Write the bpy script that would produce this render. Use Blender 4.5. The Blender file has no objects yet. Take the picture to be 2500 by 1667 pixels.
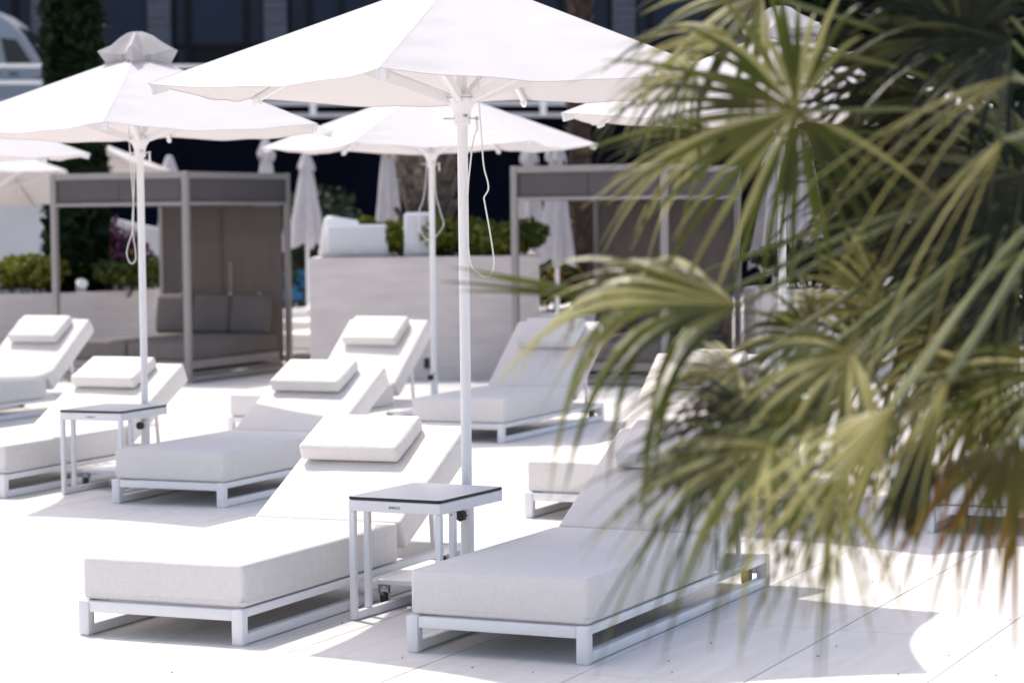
import bpy, bmesh, math, random
import numpy as np
from mathutils import Vector, Matrix, noise
rnd = random.Random(7)
sc = bpy.context.scene
COL = sc.collection
R = math.radians
PI = math.pi

# ------------------------------------------------------------------ camera, world, sun, exposure
PITCH, ROLL, CAM_H, LENS = 0.05218, -0.01173, 1.759, 85.04
cam_d = bpy.data.cameras.new('camera'); cam = bpy.data.objects.new('camera', cam_d); COL.objects.link(cam)
cam.matrix_world = Matrix.Translation((0, 0, CAM_H)) @ Matrix.Rotation(PI/2 - PITCH, 4, 'X') @ Matrix.Rotation(ROLL, 4, 'Z')
cam_d.lens = LENS; cam_d.sensor_width = 36; cam_d.clip_start = 0.1; cam_d.clip_end = 1000
cam_d.dof.use_dof = True; cam_d.dof.focus_distance = 10.9; cam_d.dof.aperture_fstop = 2.6
sc.camera = cam

SUN_DIR = Vector((0.73, -0.88, -2.345)).normalized()      # the way the light travels
el = math.asin(-SUN_DIR.z); az = math.atan2(-SUN_DIR.x, -SUN_DIR.y)
w = bpy.data.worlds.new('World'); sc.world = w; w.use_nodes = True
nt = w.node_tree; nt.nodes.clear()
sky = nt.nodes.new('ShaderNodeTexSky'); sky.sky_type = 'NISHITA'; sky.sun_disc = False
sky.sun_elevation = el; sky.sun_rotation = az; sky.air_density = 1.0; sky.dust_density = 3.0; sky.ozone_density = 1.0
bgn = nt.nodes.new('ShaderNodeBackground'); bgn.inputs['Strength'].default_value = 0.15
wo = nt.nodes.new('ShaderNodeOutputWorld')
tint = nt.nodes.new('ShaderNodeMixRGB'); tint.blend_type = 'MULTIPLY'; tint.inputs[0].default_value = 1.0; tint.inputs[2].default_value = (1.06, 0.985, 0.93, 1)   # the photo's warm white balance
nt.links.new(sky.outputs[0], tint.inputs[1]); nt.links.new(tint.outputs[0], bgn.inputs[0]); nt.links.new(bgn.outputs[0], wo.inputs[0])
sl = bpy.data.lights.new('sun', 'SUN'); sl.energy = 2.1; sl.angle = R(0.55); sl.color = (1.0, 0.955, 0.90)
so = bpy.data.objects.new('sun', sl); COL.objects.link(so)
so.rotation_euler = SUN_DIR.to_track_quat('-Z', 'Y').to_euler(); so.location = (-6, 8, 20)
sc.view_settings.view_transform = 'Standard'; sc.view_settings.look = 'None'
sc.view_settings.exposure = 0.77; sc.view_settings.gamma = 1.0; sc.view_settings.use_curve_mapping = False

# ------------------------------------------------------------------ materials
def mat(name, col, rough=0.6, spec=0.4, var=0.0, vscale=6.0, bump=0.0, bscale=60.0, stretch=(1, 1, 1),
        metal=0.0, trans=0.0, tcol=None, rand=0.0, detail=4.0, col2=None):
    m = bpy.data.materials.new(name); m.use_nodes = True
    t = m.node_tree; n = t.nodes; L = t.links; n.clear()
    out = n.new('ShaderNodeOutputMaterial'); p = n.new('ShaderNodeBsdfPrincipled')
    p.inputs['Base Color'].default_value = (*col, 1); p.inputs['Roughness'].default_value = rough
    p.inputs['Specular IOR Level'].default_value = spec; p.inputs['Metallic'].default_value = metal
    L.new(p.outputs[0], out.inputs[0])
    tc = n.new('ShaderNodeTexCoord'); mp = n.new('ShaderNodeMapping'); mp.inputs['Scale'].default_value = stretch
    L.new(tc.outputs['Object'], mp.inputs[0])
    csock = None
    if var > 0 or col2:
        nz = n.new('ShaderNodeTexNoise'); nz.inputs['Scale'].default_value = vscale; nz.inputs['Detail'].default_value = detail
        L.new(mp.outputs[0], nz.inputs['Vector'])
        rp = n.new('ShaderNodeValToRGB'); rp.color_ramp.elements[0].position = 0.32; rp.color_ramp.elements[1].position = 0.68
        c2 = col2 if col2 else tuple(min(1, c*(1+var)) for c in col)
        c1 = tuple(c*(1-var) for c in col)
        rp.color_ramp.elements[0].color = (*c1, 1); rp.color_ramp.elements[1].color = (*c2, 1)
        L.new(nz.outputs['Fac'], rp.inputs[0]); csock = rp.outputs[0]
    if rand > 0:
        oi = n.new('ShaderNodeObjectInfo'); hs = n.new('ShaderNodeHueSaturation')
        mr = n.new('ShaderNodeMapRange'); mr.inputs['To Min'].default_value = 1-rand; mr.inputs['To Max'].default_value = 1+rand
        L.new(oi.outputs['Random'], mr.inputs[0]); L.new(mr.outputs[0], hs.inputs['Value'])
        if csock: L.new(csock, hs.inputs['Color'])
        else: hs.inputs['Color'].default_value = (*col, 1)
        csock = hs.outputs[0]
    if csock: L.new(csock, p.inputs['Base Color'])
    if bump > 0:
        nb = n.new('ShaderNodeTexNoise'); nb.inputs['Scale'].default_value = bscale; nb.inputs['Detail'].default_value = 3
        L.new(mp.outputs[0], nb.inputs['Vector'])
        b = n.new('ShaderNodeBump'); b.inputs['Strength'].default_value = bump; b.inputs['Distance'].default_value = 0.01
        L.new(nb.outputs['Fac'], b.inputs['Height']); L.new(b.outputs[0], p.inputs['Normal'])
    if trans > 0:
        tr = n.new('ShaderNodeBsdfTranslucent'); mx = n.new('ShaderNodeMixShader'); mx.inputs[0].default_value = trans
        tr.inputs[0].default_value = (*(tcol or col), 1)
        if csock and not tcol: L.new(csock, tr.inputs[0])
        L.new(p.outputs[0], mx.inputs[1]); L.new(tr.outputs[0], mx.inputs[2]); L.new(mx.outputs[0], out.inputs[0])
    m['p'] = p.name
    return m

def linen(name, col, fine=420.0, amount=0.07):
    """woven upholstery: two crossed stretched noises for warp and weft"""
    m = bpy.data.materials.new(name); m.use_nodes = True
    t = m.node_tree; n = t.nodes; L = t.links; n.clear()
    out = n.new('ShaderNodeOutputMaterial'); p = n.new('ShaderNodeBsdfPrincipled')
    p.inputs['Roughness'].default_value = 0.85; p.inputs['Specular IOR Level'].default_value = 0.2
    L.new(p.outputs[0], out.inputs[0])
    tc = n.new('ShaderNodeTexCoord')
    acc = None
    for s in ((fine*0.06, fine, fine*0.5), (fine, fine*0.06, fine*0.06), (fine*0.5, fine*0.5, fine*0.05)):
        mp = n.new('ShaderNodeMapping'); mp.inputs['Scale'].default_value = s
        L.new(tc.outputs['Object'], mp.inputs[0])
        nz = n.new('ShaderNodeTexNoise'); nz.inputs['Scale'].default_value = 1.0; nz.inputs['Detail'].default_value = 2
        L.new(mp.outputs[0], nz.inputs['Vector'])
        if acc is None: acc = nz.outputs['Fac']
        else:
            a = n.new('ShaderNodeMath'); a.operation = 'ADD'; L.new(acc, a.inputs[0]); L.new(nz.outputs['Fac'], a.inputs[1]); acc = a.outputs[0]
    mr = n.new('ShaderNodeMapRange'); mr.inputs['From Min'].default_value = 1.0; mr.inputs['From Max'].default_value = 2.0
    mr.inputs['To Min'].default_value = 1-amount; mr.inputs['To Max'].default_value = 1+amount
    L.new(acc, mr.inputs[0])
    big = n.new('ShaderNodeTexNoise'); big.inputs['Scale'].default_value = 3.5; big.inputs['Detail'].default_value = 3
    L.new(tc.outputs['Object'], big.inputs['Vector'])
    oi = n.new('ShaderNodeObjectInfo')
    a2 = n.new('ShaderNodeMath'); a2.operation = 'MULTIPLY_ADD'; a2.inputs[1].default_value = 0.06; a2.inputs[2].default_value = -0.03
    L.new(big.outputs['Fac'], a2.inputs[0])
    a3 = n.new('ShaderNodeMath'); a3.operation = 'ADD'; L.new(mr.outputs[0], a3.inputs[0]); L.new(a2.outputs[0], a3.inputs[1])
    hs = n.new('ShaderNodeHueSaturation'); hs.inputs['Color'].default_value = (*col, 1); L.new(a3.outputs[0], hs.inputs['Value'])
    L.new(hs.outputs[0], p.inputs['Base Color'])
    b = n.new('ShaderNodeBump'); b.inputs['Strength'].default_value = 0.25; b.inputs['Distance'].default_value = 0.002
    L.new(acc, b.inputs['Height'])
    b2 = n.new('ShaderNodeBump'); b2.inputs['Strength'].default_value = 0.3; b2.inputs['Distance'].default_value = 0.02
    wz = n.new('ShaderNodeTexNoise'); wz.inputs['Scale'].default_value = 7; wz.inputs['Detail'].default_value = 2; wz.inputs['Distortion'].default_value = 1.2
    L.new(tc.outputs['Object'], wz.inputs['Vector']); L.new(wz.outputs['Fac'], b2.inputs['Height'])
    L.new(b.outputs[0], b2.inputs['Normal']); L.new(b2.outputs[0], p.inputs['Normal'])
    return m

def paving(name, brick):
    """pale stone slab: faint streaks along its length, pits, dirt; 'brick' adds the joint grid for the far sheet"""
    m = bpy.data.materials.new(name); m.use_nodes = True
    t = m.node_tree; n = t.nodes; L = t.links; n.clear()
    out = n.new('ShaderNodeOutputMaterial'); p = n.new('ShaderNodeBsdfPrincipled')
    p.inputs['Roughness'].default_value = 0.62; p.inputs['Specular IOR Level'].default_value = 0.3
    L.new(p.outputs[0], out.inputs[0])
    tc = n.new('ShaderNodeTexCoord')
    oi = n.new('ShaderNodeObjectInfo')
    off = n.new('ShaderNodeVectorMath'); off.operation = 'ADD'
    vm = n.new('ShaderNodeVectorMath'); vm.operation = 'SCALE'; vm.inputs[0].default_value = (17, 31, 5)
    L.new(oi.outputs['Random'], vm.inputs['Scale']); L.new(tc.outputs['Object'], off.inputs[0]); L.new(vm.outputs[0], off.inputs[1])
    mp = n.new('ShaderNodeMapping'); mp.inputs['Scale'].default_value = (9, 1.2, 1); L.new(off.outputs[0], mp.inputs[0])
    nz = n.new('ShaderNodeTexNoise'); nz.inputs['Scale'].default_value = 1.6; nz.inputs['Detail'].default_value = 6; nz.inputs['Distortion'].default_value = 0.6
    L.new(mp.outputs[0], nz.inputs['Vector'])
    rp = n.new('ShaderNodeValToRGB'); rp.color_ramp.elements[0].position = 0.25; rp.color_ramp.elements[1].position = 0.7
    rp.color_ramp.elements[0].color = (0.66, 0.635, 0.60, 1); rp.color_ramp.elements[1].color = (0.755, 0.735, 0.71, 1)
    L.new(nz.outputs['Fac'], rp.inputs[0])
    # pits and specks
    mp2 = n.new('ShaderNodeMapping'); mp2.inputs['Scale'].default_value = (60, 22, 1); L.new(off.outputs[0], mp2.inputs[0])
    vo = n.new('ShaderNodeTexVoronoi'); vo.inputs['Scale'].default_value = 1.0; L.new(mp2.outputs[0], vo.inputs['Vector'])
    lt = n.new('ShaderNodeMath'); lt.operation = 'LESS_THAN'; lt.inputs[1].default_value = 0.11; L.new(vo.outputs['Distance'], lt.inputs[0])
    n3 = n.new('ShaderNodeTexNoise'); n3.inputs['Scale'].default_value = 4; L.new(off.outputs[0], n3.inputs['Vector'])
    gt = n.new('ShaderNodeMath'); gt.operation = 'GREATER_THAN'; gt.inputs[1].default_value = 0.50; L.new(n3.outputs['Fac'], gt.inputs[0])
    mu = n.new('ShaderNodeMath'); mu.operation = 'MULTIPLY'; L.new(lt.outputs[0], mu.inputs[0]); L.new(gt.outputs[0], mu.inputs[1])
    mu2 = n.new('ShaderNodeMath'); mu2.operation = 'MULTIPLY'; mu2.inputs[1].default_value = 0.35; L.new(mu.outputs[0], mu2.inputs[0])
    mx = n.new('ShaderNodeMixRGB'); L.new(mu2.outputs[0], mx.inputs[0]); L.new(rp.outputs[0], mx.inputs[1]); mx.inputs[2].default_value = (0.3, 0.27, 0.24, 1)
    # broad dirt
    n4 = n.new('ShaderNodeTexNoise'); n4.inputs['Scale'].default_value = 1.1; n4.inputs['Detail'].default_value = 7; L.new(off.outputs[0], n4.inputs['Vector'])
    mr = n.new('ShaderNodeMapRange'); mr.inputs['From Min'].default_value = 0.3; mr.inputs['From Max'].default_value = 0.7
    mr.inputs['To Min'].default_value = 0.93; mr.inputs['To Max'].default_value = 1.03; L.new(n4.outputs['Fac'], mr.inputs[0])
    hs = n.new('ShaderNodeHueSaturation'); L.new(mx.outputs[0], hs.inputs['Color'])
    rnm = n.new('ShaderNodeMapRange'); rnm.inputs['To Min'].default_value = 0.975; rnm.inputs['To Max'].default_value = 1.025; L.new(oi.outputs['Random'], rnm.inputs[0])
    vv = n.new('ShaderNodeMath'); vv.operation = 'MULTIPLY'; L.new(mr.outputs[0], vv.inputs[0]); L.new(rnm.outputs[0], vv.inputs[1])
    L.new(vv.outputs[0], hs.inputs['Value'])
    csock = hs.outputs[0]
    if brick:
        bm_ = n.new('ShaderNodeMapping'); bm_.inputs['Location'].default_value = (3.57 - 0.64*20, -9.77 + 1.285*40, 0); L.new(tc.outputs['Object'], bm_.inputs[0])
        bt = n.new('ShaderNodeTexBrick'); bt.offset = 0; bt.squash = 1
        bt.inputs['Scale'].default_value = 1; bt.inputs['Brick Width'].default_value = 0.64; bt.inputs['Row Height'].default_value = 1.285
        bt.inputs['Mortar Size'].default_value = 0.004; bt.inputs['Mortar Smooth'].default_value = 0.1
        bt.inputs['Mortar'].default_value = (0.34, 0.32, 0.30, 1)
        L.new(bm_.outputs[0], bt.inputs['Vector']); L.new(csock, bt.inputs['Color1']); L.new(csock, bt.inputs['Color2'])
        csock = bt.outputs['Color']
    L.new(csock, p.inputs['Base Color'])
    b = n.new('ShaderNodeBump'); b.inputs['Strength'].default_value = 0.15; b.inputs['Distance'].default_value = 0.004
    L.new(nz.outputs['Fac'], b.inputs['Height']); L.new(b.outputs[0], p.inputs['Normal'])
    return m

def leafmat(name, base, base2, tip, tips=0.75, rough=0.36, trans=0.18, pale=0.6):
    """palm segment: base colour, yellower towards the leaf heart, dry tan tips ('along' attribute is 0 at heart, 1 at tip)"""
    m = bpy.data.materials.new(name); m.use_nodes = True
    t = m.node_tree; n = t.nodes; L = t.links; n.clear()
    out = n.new('ShaderNodeOutputMaterial'); p = n.new('ShaderNodeBsdfPrincipled')
    p.inputs['Roughness'].default_value = rough; p.inputs['Specular IOR Level'].default_value = 0.25
    at_ = n.new('ShaderNodeAttribute'); at_.attribute_name = 'along'
    sg = n.new('ShaderNodeAttribute'); sg.attribute_name = 'seg'
    oi = n.new('ShaderNodeObjectInfo')
    tc = n.new('ShaderNodeTexCoord')
    nz = n.new('ShaderNodeTexNoise'); nz.inputs['Scale'].default_value = 9; L.new(tc.outputs['Object'], nz.inputs['Vector'])
    # seg + noise decides how far the dry tip reaches
    a = n.new('ShaderNodeMath'); a.operation = 'MULTIPLY_ADD'; a.inputs[1].default_value = 0.34; L.new(sg.outputs['Fac'], a.inputs[0]); L.new(at_.outputs['Fac'], a.inputs[2])
    rp = n.new('ShaderNodeValToRGB'); e = rp.color_ramp.elements
    e[0].position = 0.0; e[0].color = (*base2, 1); e[1].position = 1.0; e[1].color = (*tip, 1)
    x = rp.color_ramp.elements.new(0.28); x.color = (*base, 1)
    x = rp.color_ramp.elements.new(tips); x.color = (*[c*1.1 for c in base], 1)
    x = rp.color_ramp.elements.new(min(0.99, tips+0.16)); x.color = (*[0.5*(c+d) for c, d in zip(base, tip)], 1)
    mrg = n.new('ShaderNodeMapRange'); mrg.inputs['From Max'].default_value = 1.34; L.new(a.outputs[0], mrg.inputs[0])
    L.new(mrg.outputs[0], rp.inputs[0])
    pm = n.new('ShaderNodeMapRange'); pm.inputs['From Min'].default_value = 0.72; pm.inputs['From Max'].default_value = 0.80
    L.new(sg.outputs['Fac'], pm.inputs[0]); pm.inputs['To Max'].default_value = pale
    pmx = n.new('ShaderNodeMixRGB'); L.new(pm.outputs[0], pmx.inputs[0]); L.new(rp.outputs[0], pmx.inputs[1]); pmx.inputs[2].default_value = (0.31, 0.275, 0.12, 1)  # segments picked by 'seg' get sun highlights painted in as a pale colour
    hs = n.new('ShaderNodeHueSaturation'); L.new(pmx.outputs[0], hs.inputs['Color'])
    ad = n.new('ShaderNodeMath'); ad.operation = 'ADD'; L.new(nz.outputs['Fac'], ad.inputs[0]); L.new(sg.outputs['Fac'], ad.inputs[1])
    m2 = n.new('ShaderNodeMapRange'); m2.inputs['From Min'].default_value = 0.4; m2.inputs['From Max'].default_value = 1.6
    m2.inputs['To Min'].default_value = 0.45; m2.inputs['To Max'].default_value = 1.6
    L.new(ad.outputs[0], m2.inputs[0]); L.new(m2.outputs[0], hs.inputs['Value'])
    L.new(hs.outputs[0], p.inputs['Base Color'])
    tr = n.new('ShaderNodeBsdfTranslucent'); h2 = n.new('ShaderNodeHueSaturation'); h2.inputs['Saturation'].default_value = 1.2; h2.inputs['Value'].default_value = 1.3
    L.new(hs.outputs[0], h2.inputs['Color']); L.new(h2.outputs[0], tr.inputs[0])
    mx = n.new('ShaderNodeMixShader'); mx.inputs[0].default_value = trans
    L.new(p.outputs[0], mx.inputs[1]); L.new(tr.outputs[0], mx.inputs[2]); L.new(mx.outputs[0], out.inputs[0])
    b = n.new('ShaderNodeBump'); b.inputs['Strength'].default_value = 0.2; b.inputs['Distance'].default_value = 0.003
    L.new(nz.outputs['Fac'], b.inputs['Height']); L.new(b.outputs[0], p.inputs['Normal'])
    return m

M = {}
M['paint'] = mat('white powder coat', (0.80, 0.79, 0.79), 0.38, 0.45, var=0.02, vscale=9, bump=0.02, bscale=300)
M['linen'] = linen('off white linen', (0.74, 0.705, 0.675))
M['canopy'] = mat('white parasol cloth', (0.63, 0.615, 0.615), 0.85, 0.15, var=0.02, vscale=3, bump=0.7, bscale=4.5, trans=0.14, tcol=(0.62, 0.53, 0.50))
M['cap'] = mat('white parasol vent cloth', (0.57, 0.55, 0.545), 0.85, 0.15, var=0.04, vscale=10, bump=0.5, bscale=11, trans=0.2, tcol=(0.6, 0.52, 0.47))
M['folded'] = mat('white folded parasol cloth', (0.56, 0.53, 0.54), 0.85, 0.15, var=0.06, vscale=9, bump=0.3, bscale=25, trans=0.12)
M['cord'] = mat('white cord', (0.78, 0.77, 0.75), 0.8, 0.2, bump=0.3, bscale=500)
M['steel'] = mat('brushed steel', (0.55, 0.55, 0.55), 0.3, 0.5, metal=1.0, var=0.1, vscale=50)
M['zinc'] = mat('galvanised steel', (0.32, 0.36, 0.38), 0.35, 0.5, metal=0.8, var=0.25, vscale=60)
M['black'] = mat('black plastic', (0.012, 0.013, 0.016), 0.45, 0.4, var=0.2, vscale=40)
M['hpl'] = mat('white laminate top', (0.74, 0.74, 0.76), 0.28, 0.45, var=0.015, vscale=4)
M['ink'] = mat('dark print', (0.03, 0.03, 0.035), 0.6, 0.2, var=0.1)
M['slab'] = paving('pale stone slab', False)
M['ground'] = paving('pale stone paving', True)
M['taupe'] = mat('taupe powder coat', (0.285, 0.262, 0.25), 0.5, 0.35, var=0.04, vscale=5, bump=0.05, bscale=120)
M['taupe_cloth'] = mat('taupe screen cloth', (0.115, 0.105, 0.105), 0.85, 0.2, var=0.05, vscale=2.5, bump=0.15, bscale=8, trans=0.10)
M['curtain'] = mat('brown grey curtain cloth', (0.20, 0.182, 0.174), 0.9, 0.1, var=0.05, vscale=1.5, bump=0.1, bscale=5, trans=0.35, tcol=(0.21, 0.175, 0.158))
M['taupe_cush'] = mat('taupe cushion cloth', (0.155, 0.138, 0.13), 0.85, 0.2, var=0.06, vscale=6, bump=0.25, bscale=20)
M['render'] = mat('trowelled stone render', (0.615, 0.56, 0.535), 0.85, 0.2, var=0.07, vscale=2.6, bump=0.7, bscale=7, stretch=(0.8, 0.8, 4.0), detail=8)
M['whitewall'] = mat('white painted wall', (0.50, 0.50, 0.53), 0.8, 0.2, var=0.05, vscale=1.2, bump=0.1, bscale=20)
M['boxwhite'] = mat('white plastic cabinet', (0.80, 0.80, 0.80), 0.45, 0.4, var=0.02, vscale=4)
M['grille'] = mat('pale grey grille', (0.60, 0.60, 0.62), 0.6, 0.3, var=0.05, vscale=60, bump=0.2, bscale=200)
M['leaf_y'] = mat('yellow green shrub leaf', (0.17, 0.185, 0.020), 0.5, 0.3, var=0.3, vscale=3, trans=0.25)
M['leaf_g'] = mat('mid green shrub leaf', (0.06, 0.085, 0.012), 0.5, 0.3, var=0.35, vscale=3, trans=0.2)
M['leaf_y2'] = mat('fresh green shrub leaf', (0.10, 0.125, 0.014), 0.5, 0.3, var=0.35, vscale=3, trans=0.25)
M['leaf_d'] = mat('dark green shrub leaf', (0.013, 0.027, 0.008), 0.5, 0.3, var=0.35, vscale=3, trans=0.15)
M['cypress'] = mat('cypress foliage', (0.011, 0.025, 0.008), 0.7, 0.2, var=0.4, vscale=4)
M['purple'] = mat('purple bougainvillea bract', (0.17, 0.06, 0.14), 0.7, 0.2, var=0.3, vscale=6, trans=0.3)
M['orange'] = mat('orange dry flower', (0.36, 0.16, 0.05), 0.7, 0.2, var=0.3, vscale=6, trans=0.2)
M['stem'] = mat('brown stem', (0.09, 0.065, 0.045), 0.85, 0.2, var=0.3, vscale=12, bump=0.4, bscale=30)
M['bark'] = mat('grey brown palm bark', (0.115, 0.088, 0.07), 0.9, 0.2, var=0.45, vscale=7, bump=0.8, bscale=18, stretch=(1, 1, 2))
M['boot'] = mat('old palm leaf base', (0.21, 0.165, 0.13), 0.85, 0.2, var=0.35, vscale=8, bump=0.4, bscale=30, rand=0.35)
M['bark2'] = mat('reddish brown palm bark', (0.05, 0.034, 0.028), 0.9, 0.2, var=0.4, vscale=7, bump=0.8, bscale=18)
M['boot2'] = mat('red brown palm leaf base', (0.09, 0.055, 0.042), 0.85, 0.2, var=0.35, vscale=8, bump=0.4, bscale=30, rand=0.35)
M['fibre'] = mat('palm trunk fibre', (0.25, 0.20, 0.15), 0.95, 0.1, var=0.4, vscale=12, bump=1.0, bscale=30, stretch=(1, 1, 0.4))
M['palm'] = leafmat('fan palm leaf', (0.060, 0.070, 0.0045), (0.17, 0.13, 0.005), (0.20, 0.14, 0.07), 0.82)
M['palm_pale'] = leafmat('pale fan palm leaf', (0.21, 0.19, 0.055), (0.16, 0.14, 0.02), (0.32, 0.18, 0.08), 0.76)  # sunlit copy: glossy sun highlights painted into the leaf colour
M['palm_dark'] = leafmat('dark fan palm leaf', (0.011, 0.015, 0.003), (0.022, 0.022, 0.004), (0.08, 0.055, 0.02), 0.88, trans=0.08, pale=0.12)  # crown shade painted in as a darker leaf colour; the folded leaf shares it
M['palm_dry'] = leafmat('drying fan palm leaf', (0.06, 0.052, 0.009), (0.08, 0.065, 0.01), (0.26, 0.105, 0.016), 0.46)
M['petiole'] = mat('palm leaf stalk', (0.11, 0.12, 0.03), 0.5, 0.4, var=0.2, vscale=10)
M['glass'] = mat('reflected sky blue glass', (0.013, 0.027, 0.062), 0.2, 0.25, var=0.1, vscale=0.4)  # the blue of the reflected sky is put into the base colour
M['vglass'] = mat('vehicle glass', (0.012, 0.025, 0.03), 0.1, 0.5, var=0.1, vscale=1)
M['frame'] = mat('black window frame', (0.004, 0.005, 0.008), 0.5, 0.3, var=0.1)
M['darkwall'] = mat('dark cladding', (0.0022, 0.0034, 0.0085), 0.9, 0.04, var=0.25, vscale=0.7)
M['stone'] = mat('grey stone block', (0.17, 0.175, 0.20), 0.85, 0.2, var=0.14, vscale=5, bump=0.4, bscale=14, rand=0.07)
M['concrete'] = mat('pale concrete', (0.33, 0.33, 0.35), 0.8, 0.2, var=0.06, vscale=2)
M['van'] = mat('white van paint', (0.45, 0.46, 0.50), 0.3, 0.5, var=0.02, vscale=2)
M['blue'] = mat('bright blue panel', (0.03, 0.21, 0.42), 0.4, 0.4, var=0.1, vscale=3)
M['soil'] = mat('planter soil', (0.06, 0.045, 0.035), 0.95, 0.1, var=0.4, vscale=9, bump=0.6, bscale=20)
M['litter'] = mat('dry leaf litter', (0.09, 0.06, 0.04), 0.9, 0.1, var=0.4, vscale=20)

# ------------------------------------------------------------------ helpers
T = 0.42                                  # the terrace grid is turned by this much
CT, ST = math.cos(T), math.sin(T)
def at(u, v, Y):
    """point at depth Y metres seen at photo pixel u, v (photo 2500 x 1667)"""
    F = 5905.6
    a, b = (u-1250)/F, (v-833.5)/F
    c, s = math.cos(ROLL), math.sin(ROLL)
    xr, yr = c*a+s*b, -s*a+c*b
    d = Vector((xr, math.cos(PITCH) - yr*math.sin(PITCH), -math.sin(PITCH) - yr*math.cos(PITCH)))
    return Vector((0, 0, CAM_H)) + d*(Y/d.y)
def to_mesh(bm, name, m, smooth=False, angle=40):
    me = bpy.data.meshes.new(name)
    bmesh.ops.recalc_face_normals(bm, faces=bm.faces[:])
    bm.to_mesh(me); bm.free()
    for x in (m if isinstance(m, (list, tuple)) else [m]): me.materials.append(x)
    if smooth:
        me.polygons.foreach_set('use_smooth', [True]*len(me.polygons))
        me.set_sharp_from_angle(angle=R(angle))
    return me
def obj(name, bm, m, parent=None, smooth=False, angle=40, loc=None, rotz=None):
    me = bm if isinstance(bm, bpy.types.Mesh) else to_mesh(bm, name, m, smooth, angle)
    o = bpy.data.objects.new(name, me); COL.objects.link(o)
    if parent: o.parent = parent
    if loc is not None: o.location = loc
    if rotz is not None: o.rotation_euler.z = rotz
    return o
def tag(o, label, cat, group=None):
    o['label'] = label; o['category'] = cat
    if group: o['group'] = group
    return o
def thing(name, label, cat, loc=(0, 0, 0), rotz=0, group=None):
    o = bpy.data.objects.new(name, None); COL.objects.link(o); o.empty_display_size = 0.1
    o.location = loc; o.rotation_euler = (0, 0, rotz)
    return tag(o, label, cat, group)
def struct(o): o['kind'] = 'structure'; return o
def copy_tree(o, parent=None):
    c = o.copy(); COL.objects.link(c); c.parent = parent
    for ch in list(o.children): copy_tree(ch, c)
    return c
def box(bm, x0, x1, y0, y1, z0, z1, bev=0.0, seg=2, mi=0):
    r = bmesh.ops.create_cube(bm, size=1)
    vs = r['verts']
    for v in vs: v.co = Vector(((x0+x1)/2 + v.co.x*(x1-x0), (y0+y1)/2 + v.co.y*(y1-y0), (z0+z1)/2 + v.co.z*(z1-z0)))
    fs = set(f for v in vs for f in v.link_faces)
    for f in fs: f.material_index = mi
    if bev > 0:
        es = set(e for v in vs for e in v.link_edges)
        bmesh.ops.bevel(bm, geom=list(es), offset=bev, segments=seg, affect='EDGES', profile=0.5)
def boxm(*a, **k):
    bm = bmesh.new(); box(bm, *a, **k); return bm
def bar(bm, p, q, w, h=None, up=Vector((0, 0, 1)), bev=0.0):
    """a bar of section w x h from p to q"""
    p, q = Vector(p), Vector(q); h = h or w
    d = (q-p); L = d.length; d.normalize()
    s = d.cross(up); s = s.normalized() if s.length > 1e-5 else Vector((1, 0, 0))
    u = s.cross(d)
    mt = Matrix((s, d, u)).transposed().to_4x4(); mt.translation = (p+q)/2
    r = bmesh.ops.create_cube(bm, size=1)
    for v in r['verts']: v.co = mt @ Vector((v.co.x*w, v.co.y*L, v.co.z*h))
    if bev:
        es = set(e for v in r['verts'] for e in v.link_edges)
        bmesh.ops.bevel(bm, geom=list(es), offset=bev, segments=2, affect='EDGES')
def tube(bm, pts, rad, n=8, caps=True):
    pts = [Vector(p) for p in pts]
    rs = rad if isinstance(rad, (list, tuple)) else [rad]*len(pts)
    rings = []
    side = None
    for i, p in enumerate(pts):
        d = (pts[min(i+1, len(pts)-1)] - pts[max(i-1, 0)]).normalized()
        if side is None:
            side = d.cross(Vector((0, 0, 1)))
            if side.length < 1e-4: side = Vector((1, 0, 0))
        side = (side - d*side.dot(d)).normalized(); up = side.cross(d)
        rings.append([bm.verts.new(p + (side*math.cos(2*PI*k/n) + up*math.sin(2*PI*k/n))*rs[i]) for k in range(n)])
    for a, b in zip(rings, rings[1:]):
        for k in range(n): bm.faces.new((a[k], a[(k+1) % n], b[(k+1) % n], b[k]))
    if caps: bm.faces.new(rings[0][::-1]); bm.faces.new(rings[-1])
def lathe(bm, prof, n=20, c=(0, 0, 0), axis='z', caps=True):
    rings = []
    for r, z in prof:
        ring = []
        for k in range(n):
            a = 2*PI*k/n; x, y = r*math.cos(a), r*math.sin(a)
            co = (x, y, z) if axis == 'z' else ((z, x, y) if axis == 'x' else (x, z, y))
            ring.append(bm.verts.new(Vector(co)+Vector(c)))
        rings.append(ring)
    for a, b in zip(rings, rings[1:]):
        for k in range(n): bm.faces.new((a[k], a[(k+1) % n], b[(k+1) % n], b[k]))
    if caps: bm.faces.new(rings[0][::-1]); bm.faces.new(rings[-1])
def smooth_path(pts, n=6):
    """Catmull-Rom through pts"""
    P = [Vector(p) for p in pts]; P = [P[0]*2-P[1]] + P + [P[-1]*2-P[-2]]
    out = []
    for i in range(1, len(P)-2):
        for k in range(n):
            t = k/n
            a, b, c, d = P[i-1], P[i], P[i+1], P[i+2]
            out.append(0.5*((2*b) + (c-a)*t + (2*a-5*b+4*c-d)*t*t + (3*b-a-3*c+d)*t**3))
    out.append(P[-2]); return out
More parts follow.
